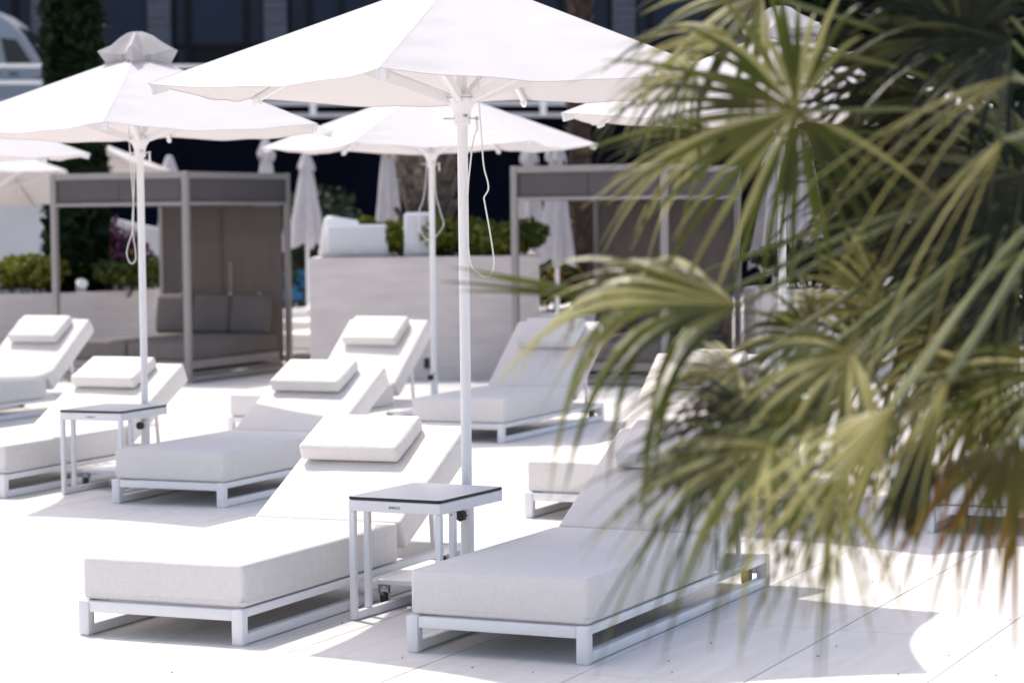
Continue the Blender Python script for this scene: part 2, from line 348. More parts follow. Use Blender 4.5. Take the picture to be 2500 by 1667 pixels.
def cushion(hx, hy, hz, r, bulge=0.006, seed=0, wr=0.004, n=9):
    """a stuffed block: rounded box with slightly swollen faces and soft unevenness, centred at origin"""
    def spaced(h):
        s = [-h, -h+r*0.3, -h+r*0.65, -h+r*1.05]
        m = [(-h+r*1.4) + (2*h-2.8*r)*i/n for i in range(n+1)]
        return s + m + [-x for x in reversed(s)]
    bm = bmesh.new(); vd = {}
    def V(x, y, z):
        k = (round(x, 6), round(y, 6), round(z, 6))
        if k in vd: return vd[k]
        c = Vector((max(-hx+r, min(hx-r, x)), max(-hy+r, min(hy-r, y)), max(-hz+r, min(hz-r, z))))
        d = Vector((x, y, z)) - c
        p = c + d.normalized()*r if d.length > 1e-9 else Vector((x, y, z))
        fx, fy, fz = 1-(x/hx)**2, 1-(y/hy)**2, 1-(z/hz)**2
        nz = noise.noise(Vector((x*4+seed*7, y*4, z*4)))*wr
        if abs(x) > hx-1e-6: p.x += math.copysign(1, x)*(bulge*fy*fz+nz*fy*fz)
        if abs(y) > hy-1e-6: p.y += math.copysign(1, y)*(bulge*fx*fz+nz*fx*fz)
        if abs(z) > hz-1e-6: p.z += math.copysign(1, z)*(bulge*fx*fy*1.6+nz*fx*fy)
        vd[k] = bm.verts.new(p); return vd[k]
    gx, gy, gz = spaced(hx), spaced(hy), spaced(hz)
    for A, B, f in ((gx, gy, lambda a, b, s: (a, b, s*hz)), (gx, gz, lambda a, b, s: (a, s*hy, b)), (gy, gz, lambda a, b, s: (s*hx, a, b))):
        for s in (-1, 1):
            for i in range(len(A)-1):
                for j in range(len(B)-1):
                    q = [V(*f(A[i+a], B[j+b], s)) for a, b in ((0, 0), (1, 0), (1, 1), (0, 1))]
                    try: bm.faces.new(q)
                    except ValueError: pass
    return bm
def text_mesh(body, size, m, extr=0.0006, sx=1.0):
    cu = bpy.data.curves.new('lettering', 'FONT'); cu.body = body; cu.size = size; cu.extrude = extr
    cu.align_x = 'CENTER'; cu.align_y = 'CENTER'; cu.resolution_u = 3
    o = bpy.data.objects.new('tmp', cu); COL.objects.link(o)
    me = bpy.data.meshes.new_from_object(o.evaluated_get(bpy.context.evaluated_depsgraph_get()))
    bpy.data.objects.remove(o); bpy.data.curves.remove(cu)
    me.materials.clear(); me.materials.append(m); me.name = 'lettering'
    if sx != 1.0: me.transform(Matrix.Diagonal((sx, 1, 1, 1)))
    return me

# ------------------------------------------------------------------ ground
g = bmesh.new(); box(g, -120, 120, -60, 140, -0.30, -0.0032)
ground = struct(obj('ground', g, M['ground'], rotz=-0.425))
# nearest slabs: each its own object, sharing three meshes; the joint grid of the far sheet is the same grid
def slab_mesh(k):
    bm = boxm(0.0028, 0.64-0.0028, 0.0028, 1.285-0.0028, -0.03, 0.0, bev=0.0012, seg=1)
    return to_mesh(bm, 'paving_slab', M['slab'])
slabs = [slab_mesh(k) for k in range(2)]
cells = []
for i in range(-60, 60):
    for j in range(-4, 40):
        px, py = -3.57+0.64*i, 9.77+1.285*j
        cx, cy = px+0.32, py+0.64
        X, Y = cx*CT+cy*ST, -cx*ST+cy*CT
        if Y > 7.6 and abs(X) < 0.222*Y+0.9: cells.append((Y, px, py))
cells.sort()
for Y, px, py in cells[:300]:
    o = obj('paving_slab', slabs[rnd.randrange(2)], None, ground)
    o.location = (px, py, rnd.uniform(-0.0004, 0.0003))
# crumbs of dry leaf on the slabs
lb = bmesh.new()
for (u, v) in ((2315, 1598), (1737, 1568), (1632, 1612), (2042, 1576), (1153, 1628), (836, 1519), (2194, 1645), (2431, 1648), (982, 1604), (1640, 1640), (1995, 1600), (647, 1607), (806, 1643), (2465, 1512), (2130, 1418), (300, 1600), (420, 1640), (1300, 1640)):
    q = at(u, v, 10); d = q - Vector((0, 0, CAM_H)); p = Vector((0, 0, CAM_H)) + d*((0.004-CAM_H)/d.z)
    a = rnd.uniform(0, 6.28); s = rnd.uniform(0.003, 0.008)
    vs = [lb.verts.new(p+Vector((math.cos(a+k*2.1+rnd.uniform(-.3, .3))*s*(2 if k == 0 else 1), math.sin(a+k*2.1)*s, rnd.uniform(0, 0.003)))) for k in range(3)]
    vs.append(lb.verts.new(p+Vector((0, 0, -0.003))))
    for f in ((0, 1, 2), (0, 1, 3), (1, 2, 3), (2, 0, 3)): lb.faces.new([vs[i] for i in f])
litter = obj('leaf_litter', lb, M['litter']); litter['kind'] = 'stuff'

# ------------------------------------------------------------------ far building, terrace, dark wall
def building():
    B = thing('hotel_building', 'dark hotel facade of blue glazed bays between grey stone block piers', 'building', (0, 70, 0))
    obj('wall', boxm(-30, 30, 0.8, 12, 0, 22), M['darkwall'], B)
    def pier(x0, x1):
        bm = bmesh.new()
        z = 4.0
        o = None
        pr = obj('pier', boxm(x0+0.02, x1-0.02, 0.05, 0.95, 3.0, 16), M['frame'], B)
        while z < 11.5:
            h = 0.22
            obj('stone_block', boxm(x0, x1, -0.02-rnd.uniform(0, .02), 0.9, z+0.006, z+h-0.006, bev=0.008, seg=1), M['stone'], pr)
            z += h
    pitch = 3.345
    piers = []
    for k in range(-3, 6):
        x0 = -10.38 + pitch*k
        pier(x0, x0+0.66); piers.append(x0)
    for k, x0 in enumerate(piers[:-1]):
        a, b = x0+0.66, x0+pitch
        wd = b-a
        fr = bmesh.new()
        if k % 2 == 1: xs = [0.0, 0.45, wd-0.55, wd]
        else: xs = [0.0, 0.62, 1.55, wd] if k % 4 == 0 else [0.0, 1.2, wd]
        t = 0.09
        for x in xs: box(fr, a+max(0, x-t), a+min(wd, x+t), 0.32, 0.62, 4.0, 12)
        zt = 6.75
        for z in (4.15, zt, 11.0):
            for p_, q_ in zip(xs, xs[1:]): box(fr, a+p_+t, a+q_-t, 0.34, 0.60, z-0.07, z+0.07)
        w_ = obj('window', fr, M['frame'], B)
        for p_, q_ in zip(xs, xs[1:]):
            for z0, z1 in ((4.22, zt-0.07), (zt+0.07, 10.93)):
                if q_-p_ > 1.3 and k % 2 == 1 and z0 < 5:
                    ins = 0.42
                    obj('pane', boxm(a+p_+ins, a+p_+ins+0.95, 0.44, 0.47, 4.22, zt-0.55), M['glass'], w_)
                    dr = bmesh.new(); box(dr, a+p_+t, a+p_+ins, 0.40, 0.56, z0, z1); box(dr, a+p_+ins, a+p_+ins+0.95, 0.40, 0.56, zt-0.55, z1); box(dr, a+p_+ins+0.95, a+q_-t, 0.40, 0.56, z0, z1)
                    obj('door_frame', dr, M['frame'], w_)
                else:
                    obj('pane', boxm(a+p_+t, a+q_-t, 0.44, 0.47, z0, z1), M['glass'], w_)
    obj('soffit', boxm(-30, 30, -0.6, 0.0, 11.05, 11.6), M['frame'], B)
building()
def terrace():
    a = math.atan2(4, 16)
    # its front edge runs from (-12, 47.5) to the right and away
    t = thing('upper_terrace', 'raised upper terrace with pale slab edge above a dark recessed wall', 'terrace', (-12, 47.6, 0), a)
    obj('deck', boxm(-14, 60, 0.0, 26, 3.95, 4.12), M['darkwall'], t)
    obj('slab_edge', boxm(-14, 60, -0.10, -0.004, 4.03, 4.13), M['whitewall'], t)
    obj('ledge', boxm(-14, 60, 0.05, 0.4, 3.80, 3.89), M['whitewall'], t)
    obj('recessed_wall', boxm(-14, 60, 0.9, 2, 0, 3.915), M['darkwall'], t)
    r = thing('terrace_railing', 'white metal railing with two rails along the upper terrace edge', 'railing', (-12, 47.6, 4.13), a)
    for z in (0.36, 0.69): obj('rail', boxm(-14, 40, -0.09, -0.03, z-0.036, z+0.036, bev=0.012), M['paint'], r)
    for k in range(-2, 9): obj('railing_post', boxm(4.85*k+3.30, 4.85*k+3.43, -0.15, -0.105, -0.30, 0.75), M['paint'], r)
terrace()
def van():
    v = thing('parked_van', 'white high roofed van parked behind the upper terrace railing', 'van', (-12.35, 59, 4.12))
    prof = [(-4.6, 0.35), (-4.6, 2.62), (-4.4, 2.78), (-0.3, 2.78), (-0.02, 2.70), (0.28, 2.48), (0.52, 2.22), (0.80, 1.78), (1.02, 1.38), (1.28, 1.18), (1.36, 0.85), (1.36, 0.35)]
    bm = bmesh.new()
    rows = []
    for y, s in ((0.0, 0.97), (0.06, 1.0), (1.9, 1.0), (1.96, 0.97)):
        rows.append([bm.verts.new((x, y, 0.35+(z-0.35)*s)) for x, z in prof])
    n = len(prof)
    for a, b in zip(rows, rows[1:]):
        for k in range(n): bm.faces.new((a[k], a[(k+1) % n], b[(k+1) % n], b[k]))
    bm.faces.new(rows[0]); bm.faces.new(rows[-1][::-1])
    obj('body', bm, M['van'], v, smooth=True, angle=25)
    wn = bmesh.new()
    pts = [(0.03, 2.08), (0.42, 2.02), (0.78, 1.46), (0.16, 1.42)]
    f = [wn.verts.new((x, -0.012, z)) for x, z in pts]; bq = [wn.verts.new((x, 0.02, z)) for x, z in pts]
    wn.faces.new(f); wn.faces.new(bq[::-1])
    for k in range(4): wn.faces.new((f[k], f[(k+1) % 4], bq[(k+1) % 4], bq[k]))
    obj('side_window', wn, M['vglass'], v)
    ws = bmesh.new(); bar(ws, (0.45, 0.98, 2.34), (0.97, 0.98, 1.47), 1.6, 0.03, up=Vector((0, 1, 0)).cross(Vector((0.5, 0, -0.9))).normalized())
    obj('windscreen', ws, M['vglass'], v)
    for x in (-0.22, 0.22):
        obj('door_handle', boxm(x, x+0.22, -0.03, 0.02, 1.17, 1.22, bev=0.01), M['black'], v)
    obj('door_seam', boxm(-0.12, -0.105, -0.008, 0.02, 0.5, 2.6), M['frame'], v)
    for x in (-3.7, 0.7):
        wb = bmesh.new(); lathe(wb, [(0.0, -0.02), (0.33, -0.02), (0.35, 0.03), (0.35, 0.2), (0.0, 0.2)], 20, (x, 0, 0.35), 'y', caps=False)
        wh = obj('wheel', wb, M['black'], v, smooth=True)
        rb = bmesh.new(); lathe(rb, [(0.0, -0.035), (0.19, -0.035), (0.2, -0.015)], 16, (x, 0, 0.35), 'y', caps=False)
        obj('rim', rb, M['steel'], wh, smooth=True)
van()

# ------------------------------------------------------------------ plants
def leaf_cloud(pts, size, elong=1.6, seed=1, up=0.3):
    """small folded leaves at the given points"""
    rr = random.Random(seed)
    vs, fs = [], []
    for p in pts:
        a = Vector((rr.gauss(0, 1), rr.gauss(0, 1), rr.gauss(up, 1))).normalized()
        b = a.orthogonal(); b.rotate(Matrix.Rotation(rr.uniform(0, 6.28), 3, a)); c = a.cross(b)
        s = size*rr.uniform(0.6, 1.35)
        i = len(vs)
        vs += [p - b*s*elong*0.5, p + c*s*0.5 - a*s*0.12, p + b*s*elong*0.5, p - c*s*0.5 - a*s*0.12]
        fs += [(i, i+1, i+2), (i, i+2, i+3)]
    me = bpy.data.meshes.new('foliage'); me.from_pydata([tuple(v) for v in vs], [], fs); me.update()
    return me
def blob_points(c, r, n, rr, shell=0.55):
    out = []
    for _ in range(n):
        d = Vector((rr.gauss(0, 1), rr.gauss(0, 1), rr.gauss(0, 1))).normalized()
        k = shell + (1-shell)*rr.random()
        out.append(Vector((c[0]+d.x*r[0]*k, c[1]+d.y*r[1]*k, c[2]+d.z*r[2]*k)))
    return out
def shrub(label, loc, w, h, m, lobes, n, leaf, group, seed, flowers=None, cat='shrub', name='shrub'):
    rr = random.Random(seed)
    s = thing(name, label, cat, loc, 0, group)
    pts = []; stems = bmesh.new()
    tops = []
    for k in range(lobes):
        c = (rr.uniform(-w*0.36, w*0.36), rr.uniform(-w*0.25, w*0.25), h*rr.uniform(0.42, 0.74))
        q = rr.uniform(0.20, 0.34)
        pts += blob_points(c, (w*q, w*q, h*q*1.05), n//lobes, rr)
        tops.append(c)
        tube(stems, smooth_path([(c[0]*0.25, c[1]*0.25, -0.02), (c[0]*0.6, c[1]*0.6, c[2]*0.5), c], 3), [0.014*w]*3+[0.010*w]*3+[0.006*w], 5)
    me = leaf_cloud(pts, leaf, seed=seed); me.materials.append(m)
    obj('foliage', me, None, s)
    obj('stem', stems, M['stem'], s)
    if flowers:
        for fm, fn, fs_ in flowers:
            fp = []
            for _ in range(fn):
                c = rr.choice(tops); fp += blob_points((c[0], c[1]-0.05, c[2]+h*0.1), (w*0.28, w*0.28, h*0.26), 1, rr, 0.8)
            fl = leaf_cloud(fp, fs_, 1.1, seed+3); fl.materials.append(fm)
            obj('flowers', fl, None, s)['kind'] = 'stuff'
    return s
def cypress(label, loc, r, h, seed, n=9000, lean=0.0):
    rr = random.Random(seed)
    t = thing('cypress_tree', label, 'cypress tree', loc, 0, 'columnar cypress trees')
    tb = bmesh.new(); tube(tb, [(0, 0, -0.05), (0, 0, h*0.3), (lean*0.5, 0, h*0.92)], [r*0.22, r*0.15, 0.01], 8)
    obj('trunk', tb, M['stem'], t, smooth=True)
    pts = []
    for _ in range(n):
        z = rr.uniform(0.0, 1.0); a = rr.uniform(0, 6.28)
        base = r*(1.0-0.42*z) if z < 0.86 else r*0.64*(1-z)/0.14*1.0
        wob = 1 + 0.24*noise.noise(Vector((math.cos(a)*1.5+seed, math.sin(a)*1.5, z*9)))
        k = (0.66+0.34*rr.random())*wob + (0.18 if rr.random() < 0.04 else 0)
        pts.append(Vector((math.cos(a)*base*k+lean*z, math.sin(a)*base*k, 0.06+z*h)))
    me = leaf_cloud(pts, 0.085, 2.2, seed, up=1.0); me.materials.append(M['cypress'])
    obj('foliage', me, None, t)
def feather_palm(label, loc, r0, r1, h, bm_, bo, group, seed, boots, crown_r):
    """trunk set with old leaf bases, crown of arching feather fronds (above the frame)"""
    rr = random.Random(seed)
    t = thing('palm_tree', label, 'palm tree', loc, 0, group)
    tb = bmesh.new(); k = 9
    tube(tb, [(0.03*math.sin(i*1.3), 0.03*math.cos(i), -0.05+h*i/k) for i in range(k+1)], [r0+(r1-r0)*i/k for i in range(k+1)], 14)
    tr = obj('trunk', tb, M[bm_], t, smooth=True)
    bb = bmesh.new(); box(bb, -0.055, 0.055, -0.03, 0.03, 0, 0.26, bev=0.012, seg=1)
    for v in bb.verts: v.co.x *= 1.25-1.9*v.co.z
    boot = to_mesh(bb, 'leaf_base', M[bo])
    for i in range(boots):
        z = h*0.97*(i+0.5)/boots; a = i*2.39996+rr.uniform(-.2, .2); rad = r0+(r1-r0)*z/h
        o = obj('leaf_base', boot, None, tr)
        o.location = (math.cos(a)*(rad-0.01), math.sin(a)*(rad-0.01), z-0.1)
        o.rotation_euler = (R(rr.uniform(14, 34)), 0, a+PI/2+PI); s = rr.uniform(0.75, 1.3)*(r0/0.3)
        o.rotation_euler.z = a-PI/2+PI; o.rotation_euler.x = R(rr.uniform(14, 36)); o.scale = (s, s, s)
    for i in range(16):
        a = i*2.39996; e = R(rr.uniform(5, 65)); L = crown_r*rr.uniform(0.85, 1.1)
        fb = bmesh.new(); mid = []
        for q in range(9):
            u = q/8; rad = L*u*math.cos(e*(1-u*0.6)); z = L*(u*math.sin(e)-u*u*0.75)
            mid.append(Vector((math.cos(a)*rad, math.sin(a)*rad, h-0.05+z)))
        tube(fb, mid, [0.022-0.018*q/8 for q in range(9)], 5)
        fr = obj('frond', fb, M['palm'], t)
        lf = bmesh.new(); side = Vector((-math.sin(a), math.cos(a), 0))
        for q in range(44):
            u = 0.12+0.87*q/44; i0 = min(7, int(u*8)); p = mid[i0].lerp(mid[i0+1], u*8-i0)
            dd = (mid[i0+1]-mid[i0]).normalized(); ln = L*0.24*math.sin(PI*min(1, u*0.9+0.1))+0.05
            for s in (-1, 1):
                tip = p + (side*s*0.85+dd*0.5+Vector((0, 0, -0.25)))*ln
                w_ = dd*0.014
                lf.faces.new([lf.verts.new(p-w_), lf.verts.new(p.lerp(tip, .5)-w_*0.8+Vector((0, 0, .02))), lf.verts.new(tip), lf.verts.new(p.lerp(tip, .5)+w_+Vector((0, 0, .02)))])
        obj('leaflets', lf, M['leaf_g'], fr)

# left planter, cypress, shrubs, ramp wall
def planter(name, label, pts, h, m, th=0.12, soil=True, group='rendered planters'):
    """walls along the polygon pts (ground plan), counter clockwise"""
    t = thing(name, label, 'planter', (pts[0][0], pts[0][1], 0), 0, group)
    P = [Vector((x-pts[0][0], y-pts[0][1], 0)) for x, y in pts]
    c = sum(P, Vector())/len(P)
    bm = bmesh.new()
    lo = [bm.verts.new(p) for p in P]; hi = [bm.verts.new(p+Vector((0, 0, h))) for p in P]
    inn = [p + (c-p).normalized()*th*1.4 for p in P]
    ih = [bm.verts.new(p+Vector((0, 0, h))) for p in inn]; il = [bm.verts.new(p+Vector((0, 0, h-0.1))) for p in inn]
    n = len(P)
    for k in range(n):
        j = (k+1) % n
        bm.faces.new((lo[k], lo[j], hi[j], hi[k])); bm.faces.new((hi[k], hi[j], ih[j], ih[k])); bm.faces.new((ih[k], ih[j], il[j], il[k]))
    bm.faces.new(lo[::-1])
    bmesh.ops.bevel(bm, geom=[e for e in bm.edges if e.verts[0].co.z > h-0.01 and e.verts[1].co.z > h-0.01 and len(e.link_faces) == 2], offset=0.012, segments=2, affect='EDGES')
    obj('wall', bm, m, t)
    sb = bmesh.new(); sb.faces.new([sb.verts.new(p+Vector((0, 0, h-0.075))) for p in [P[k]+(c-P[k]).normalized()*th*1.2 for k in range(n)]])
    bmesh.ops.solidify(sb, geom=sb.faces[:], thickness=0.04)
    obj('soil', sb, M['soil'], t)
    return t
planter('planter', 'low pale rendered planter with cypress and yellow shrub on the left', [(-7.6, 29.6), (-5.32, 30.0), (-4.35, 32.2), (-7.6, 33.0)], 0.86, M['render'])
cypress('tall dark columnar cypress behind the left daybed cabana', (-5.62, 31.3, 0.80), 0.42, 7.2, 3)
shrub('yellow green rounded shrub at the foot of the left cypress', (-6.05, 30.75, 0.79), 0.95, 0.55, M['leaf_y'], 7, 2600, 0.05, 'shrubs in the planters', 11)
shrub('dark green low shrub seen through the left cabana', (-5.0, 30.95, 0.79), 1.15, 0.5, M['leaf_g'], 7, 2600, 0.05, 'shrubs in the planters', 12)
shrub('purple bougainvillea with dry orange blooms against the white ramp wall', (-5.42, 33.6, 0.0), 1.0, 1.78, M['leaf_d'], 9, 2600, 0.05, None, 13,
      flowers=[(M['purple'], 1500, 0.055), (M['orange'], 240, 0.05)], name='bougainvillea')
sp = bmesh.new(); lathe(sp, [(0.0, 0.0), (0.055, 0.0), (0.075, 0.16), (0.0, 0.17)], 14, caps=False)
gl = thing('garden_spotlight', 'small white spotlight among dark shrub leaves in left planter', 'spotlight', (-5.42, 30.4, 0.70))
obj('lamp_head', sp, M['boxwhite'], gl, smooth=True, loc=(0, 0, 0.16)).rotation_euler = (R(40), R(20), 0)
obj('stake', boxm(-0.01, 0.01, -0.01, 0.01, -0.05, 0.2), M['steel'], gl)
def ramp_wall():
    t = thing('ramp_wall', 'white painted wall sloping down to the right behind the cypress', 'wall', (-9.6, 36.2, 0))
    bm = bmesh.new()
    prof = [(0, 0), (4.55, 0), (4.55, 1.50), (0, 2.52)]
    a = [bm.verts.new((x, 0, z)) for x, z in prof]; b = [bm.verts.new((x, 0.3, z)) for x, z in prof]
    bm.faces.new(a); bm.faces.new(b[::-1])
    for k in range(4): bm.faces.new((a[k], a[(k+1) % 4], b[(k+1) % 4], b[k]))
    obj('wall_body', bm, M['whitewall'], t)
    cb = bmesh.new(); bar(cb, (-0.02, 0.15, 2.56), (4.57, 0.15, 1.53), 0.36, 0.07)
    obj('coping', cb, M['whitewall'], t)
    ub = bmesh.new(); 
    obj('rear_wall', boxm(-1, 3.2, 1.2, 1.4, 0, 3.0), M['stone'], t)
ramp_wall()

# centre planter with the thick palm and white cabinets
planter('planter', 'large square stone rendered planter behind the parasol poles', [(-2.16, 25.88), (0.30, 25.88), (0.30, 28.3), (-2.2, 28.3)], 1.325, M['render'])
ob = obj('outlet_cover', boxm(-0.03, 0.03, -0.012, 0.0, 0, 0.11, bev=0.006), M['black'], loc=(-0.915, 25.878, 0.13)); tag(ob, 'small black outlet cover at the foot of the square planter', 'outlet cover')
def cabinet(label, loc, w, h, d, taper, rz, tilt, axis='side'):
    t = thing('loudspeaker', label, 'loudspeaker', loc, rz, 'white loudspeaker boxes on the square planter')
    bm = bmesh.new(); box(bm, -w/2, w/2, 0, d, 0, h)
    for v in bm.verts:
        if v.co.y > d*0.5:
            if axis == 'side': v.co.x *= taper
            else: v.co.z = h*0.5+(v.co.z-h*0.5)*taper
    bmesh.ops.bevel(bm, geom=bm.edges[:], offset=0.02, segments=3, affect='EDGES')
    b = obj('cabinet', bm, M['boxwhite'], t, smooth=True)
    gb = bmesh.new(); box(gb, -w/2+0.022, w/2-0.022, -0.012, 0.01, 0.03, h-0.028, bev=0.008)
    gq = obj('grille', gb, M['grille'], t, smooth=True)
    obj('badge', boxm(-0.035, 0.035, -0.016, -0.011, 0.05, 0.065), M['boxwhite'], gq)
    if tilt:
        for o in (b, gq): o.rotation_euler.x = tilt
cabinet('white loudspeaker lying on its long side on the square planter', (-1.66, 26.1, 1.325), 0.66, 0.355, 0.36, 0.62, 0.0, 0.0, 'z')
cabinet('white loudspeaker standing upright behind the middle parasol pole', (-1.0, 26.1, 1.325), 0.31, 0.475, 0.30, 0.6, 0.0, 0.0)
cabinet('white loudspeaker tilted sideways at left end of the square planter', (-2.07, 26.36, 1.325), 0.36, 0.46, 0.34, 0.55, R(-76), R(-10))
shrub('bright green shrub between the two white loudspeaker boxes', (-1.25, 26.3, 1.25), 0.46, 0.46, M['leaf_y'], 5, 1300, 0.04, 'shrubs in the planters', 21)
shrub('green mounded shrub right of the white upright loudspeaker', (-0.55, 26.45, 1.25), 1.0, 0.54, M['leaf_y2'], 9, 2800, 0.042, 'shrubs in the planters', 22)
shrub('dark green shrub at the right end of the square planter', (-0.05, 26.85, 1.25), 0.95, 0.46, M['leaf_g'], 9, 2800, 0.042, 'shrubs in the planters', 23)
shrub('yellow green tuft at the foot of the thick palm trunk', (-1.5, 27.2, 1.25), 0.75, 0.54, M['leaf_y'], 6, 1500, 0.04, 'shrubs in the planters', 24)
shrub('sunlit low tuft at the front edge of the square planter', (-0.12, 26.15, 1.25), 0.6, 0.34, M['leaf_y'], 6, 1300, 0.04, 'shrubs in the planters', 25)
feather_palm('thick palm trunk covered in grey leaf stubs growing from the square planter', (-0.93, 27.35, 1.2), 0.27, 0.40, 5.2, 'bark', 'boot', 'feather palms', 5, 150, 3.0)
feather_palm('slimmer reddish palm trunk right of the square planter', (0.93, 31.8, 0.4), 0.15, 0.15, 7.4, 'bark2', 'boot2', 'feather palms', 6, 110, 2.8)
planter('planter', 'low white planter at the foot of the reddish palm', [(0.35, 31.0), (1.6, 31.0), (1.6, 32.6), (0.35, 32.6)], 0.5, M['whitewall'])
shrub('orange and brown flowering plant beside the reddish palm', (0.5, 31.5, 0.42), 0.75, 0.75, M['leaf_g'], 6, 1000, 0.05, 'shrubs in the planters', 26, flowers=[(M['orange'], 90, 0.05)])
shrub('green feathery bush behind the reddish palm', (1.35, 33.0, 0.0), 1.3, 2.3, M['leaf_d'], 8, 1800, 0.06, 'bushes behind the cabanas', 27)
shrub('dark bush against the recessed dark wall', (-3.9, 44.5, 0.0), 3.0, 2.4, M['leaf_d'], 9, 2400, 0.09, 'bushes behind the cabanas', 28)
planter('planter', 'grey rendered planter behind the hanging fan palm leaves', [(2.55, 25.2), (4.2, 25.2), (4.2, 26.6), (2.55, 26.6)], 0.95, M['render'])
shrub('dark clipped shrub behind the hanging fan palm leaves', (3.2, 25.8, 0.88), 1.3, 0.55, M['leaf_d'], 7, 2200, 0.05, 'shrubs in the planters', 29)
cypress('dark columnar cypress on the right behind the fan palm', (4.05, 31.5, 0.0), 0.62, 6.5, 8)
cypress('far dark cypress at the right edge behind the fan palm', (5.9, 33.0, 0.0), 0.8, 7.0, 9)
cypress('second far cypress nearly hidden by the fan palm', (6.9, 34.5, 0.0), 0.8, 7.0, 10)
pn = thing('blue_panel', 'bright blue panel standing beyond the far loungers left of the planter', 'panel', (-4.05, 44.2, 0))
obj('board', boxm(-0.55, 0.55, -0.03, 0.03, 0.25, 0.80, bev=0.01), M['blue'], pn); obj('leg', boxm(-0.5, -0.45, -0.02, 0.02, 0, 0.3), M['steel'], pn); obj('leg', boxm(0.45, 0.5, -0.02, 0.02, 0, 0.3), M['steel'], pn)

# ------------------------------------------------------------------ cabanas with daybeds
def cabana(label, loc, wx, dy, h, back=True):
    t = thing('daybed_cabana', label, 'cabana', loc, -T, 'taupe daybed cabanas')
    p = 0.065
    for x0, y0 in ((-p, 0), (-wx, 0), (-p, dy-p), (-wx, dy-p)):
        obj('post', boxm(x0, x0+p, y0, y0+p, 0, h, bev=0.004, seg=1), M['taupe'], t)
    e = 0.003
    for zz, hh, nm in ((h-0.07, 0.07-e, 'top_beam'), (h-0.36, 0.035, 'valance_rail'), (0.02, 0.06, 'floor_beam')):
        obj(nm, boxm(-wx+p+e, -p-e, 0.006, p-0.006, zz, zz+hh), M['taupe'], t)
        obj(nm, boxm(-wx+p+e, -p-e, dy-p+0.006, dy-0.006, zz, zz+hh), M['taupe'], t)
        obj(nm, boxm(-p+0.006, -0.006, p+e, dy-p-e, zz, zz+hh), M['taupe'], t)
        obj(nm, boxm(-wx+0.006, -wx+p-0.006, p+e, dy-p-e, zz, zz+hh), M['taupe'], t)
    z0, z1 = h-0.322, h-0.073
    def val(nm, a, b, c, d, seam):
        o = obj(nm, boxm(a, b, c, d, z0, z1), M['taupe_cloth'], t)
    mid = -wx*0.5
    val('valance_panel', -wx+p+0.03, mid-0.004, 0.030, 0.036, 0); val('valance_panel', mid+0.004, -p-0.03, 0.030, 0.036, 0)
    val('valance_panel', -wx+p+e, -p-e, dy-0.036, dy-0.030, 0)
    val('valance_panel', -0.036, -0.030, p+e, dy-p-e, 0); val('valance_panel', -wx+0.03, -wx+0.036, p+e, dy-p-e, 0)
    n = 12
    for k in range(n):
        y0 = p+0.01 + (dy-2*p-0.02)*k/n
        obj('roof_slat', boxm(-wx+p+e, -p-e, y0, y0+(dy-2*p-0.02)/n-0.012, h-0.055, h-0.03), M['taupe'], t)
    # rear screens, with pleats
    if back:
        for a, b, yo in ((-wx+p+0.005, -wx*0.5+0.012, 0.0), (-wx*0.5-0.012, -p-0.005, 0.016)):
            bm = bmesh.new(); m = 30; rows = []
            for i in range(m+1):
                x = a+(b-a)*i/m; yy = dy-0.10+yo+0.004*math.sin(i*0.9)+0.006*math.sin(i*0.35+1)
                rows.append((bm.verts.new((x, yy, 0.12)), bm.verts.new((x, dy-0.10+yo, h-0.365))))
            for q, s in zip(rows, rows[1:]): bm.faces.new((q[0], s[0], s[1], q[1]))
            bmesh.ops.solidify(bm, geom=bm.faces[:], thickness=0.006)
            obj('curtain', bm, M['curtain'], t, smooth=True, angle=60)
        cr = bmesh.new(); tube(cr, [(-wx*0.42, dy-0.13, 1.25), (-wx*0.42, dy-0.13, 0.86)], 0.016, 8)
        obj('pull_rod', cr, M['taupe'], t)
        tb = bmesh.new(); 
        for x in (-wx+0.35, -wx*0.42, -0.35): lathe(tb, [(0, -0.03), (0.03, 0), (0, 0.03)], 8, (x, dy-0.14, 0.88), caps=False)
        obj('curtain_weight', tb, M['grille'], t)
    obj('deck', boxm(-wx+p+0.02, -p-0.02, p+0.02, dy-p-0.02, 0.085, 0.11), M['taupe'], t)
    # daybed: L of seat cushions and a row of back cushions
    obj('daybed_base', boxm(-wx+0.09, -0.09, 0.12, dy-0.15, 0.14, 0.235, bev=0.01), M['taupe'], t)
    for k in range(2):
        a = -wx+0.085+(wx-0.17)*k/2; b = a+(wx-0.17)/2-0.012
        cs = obj('seat_cushion', cushion((b-a)/2, (dy-0.27)/2, 0.10, 0.035, 0.006, k), M['taupe_cush'], t, smooth=True, angle=80, loc=((a+b)/2, 0.12+(dy-0.27)/2, 0.338))
    for k in range(3):
        wdt = (wx-0.24)/3
        bc = obj('back_cushion', cushion(wdt/2-0.008, 0.075, 0.22, 0.045, 0.012, k+4), M['taupe_cush'], t, smooth=True, angle=80, loc=(-wx+0.12+wdt*(k+0.5), dy-0.30, 0.655))
        bc.rotation_euler.x = R(-10)
    return t
cabana('taupe framed daybed cabana with back curtain on the left', (-3.44, 25.75, 0), 1.74, 2.25, 2.265)
cabana('taupe framed daybed cabana partly behind the fan palm', (1.57, 24.45, 0), 1.72, 2.35, 2.265)

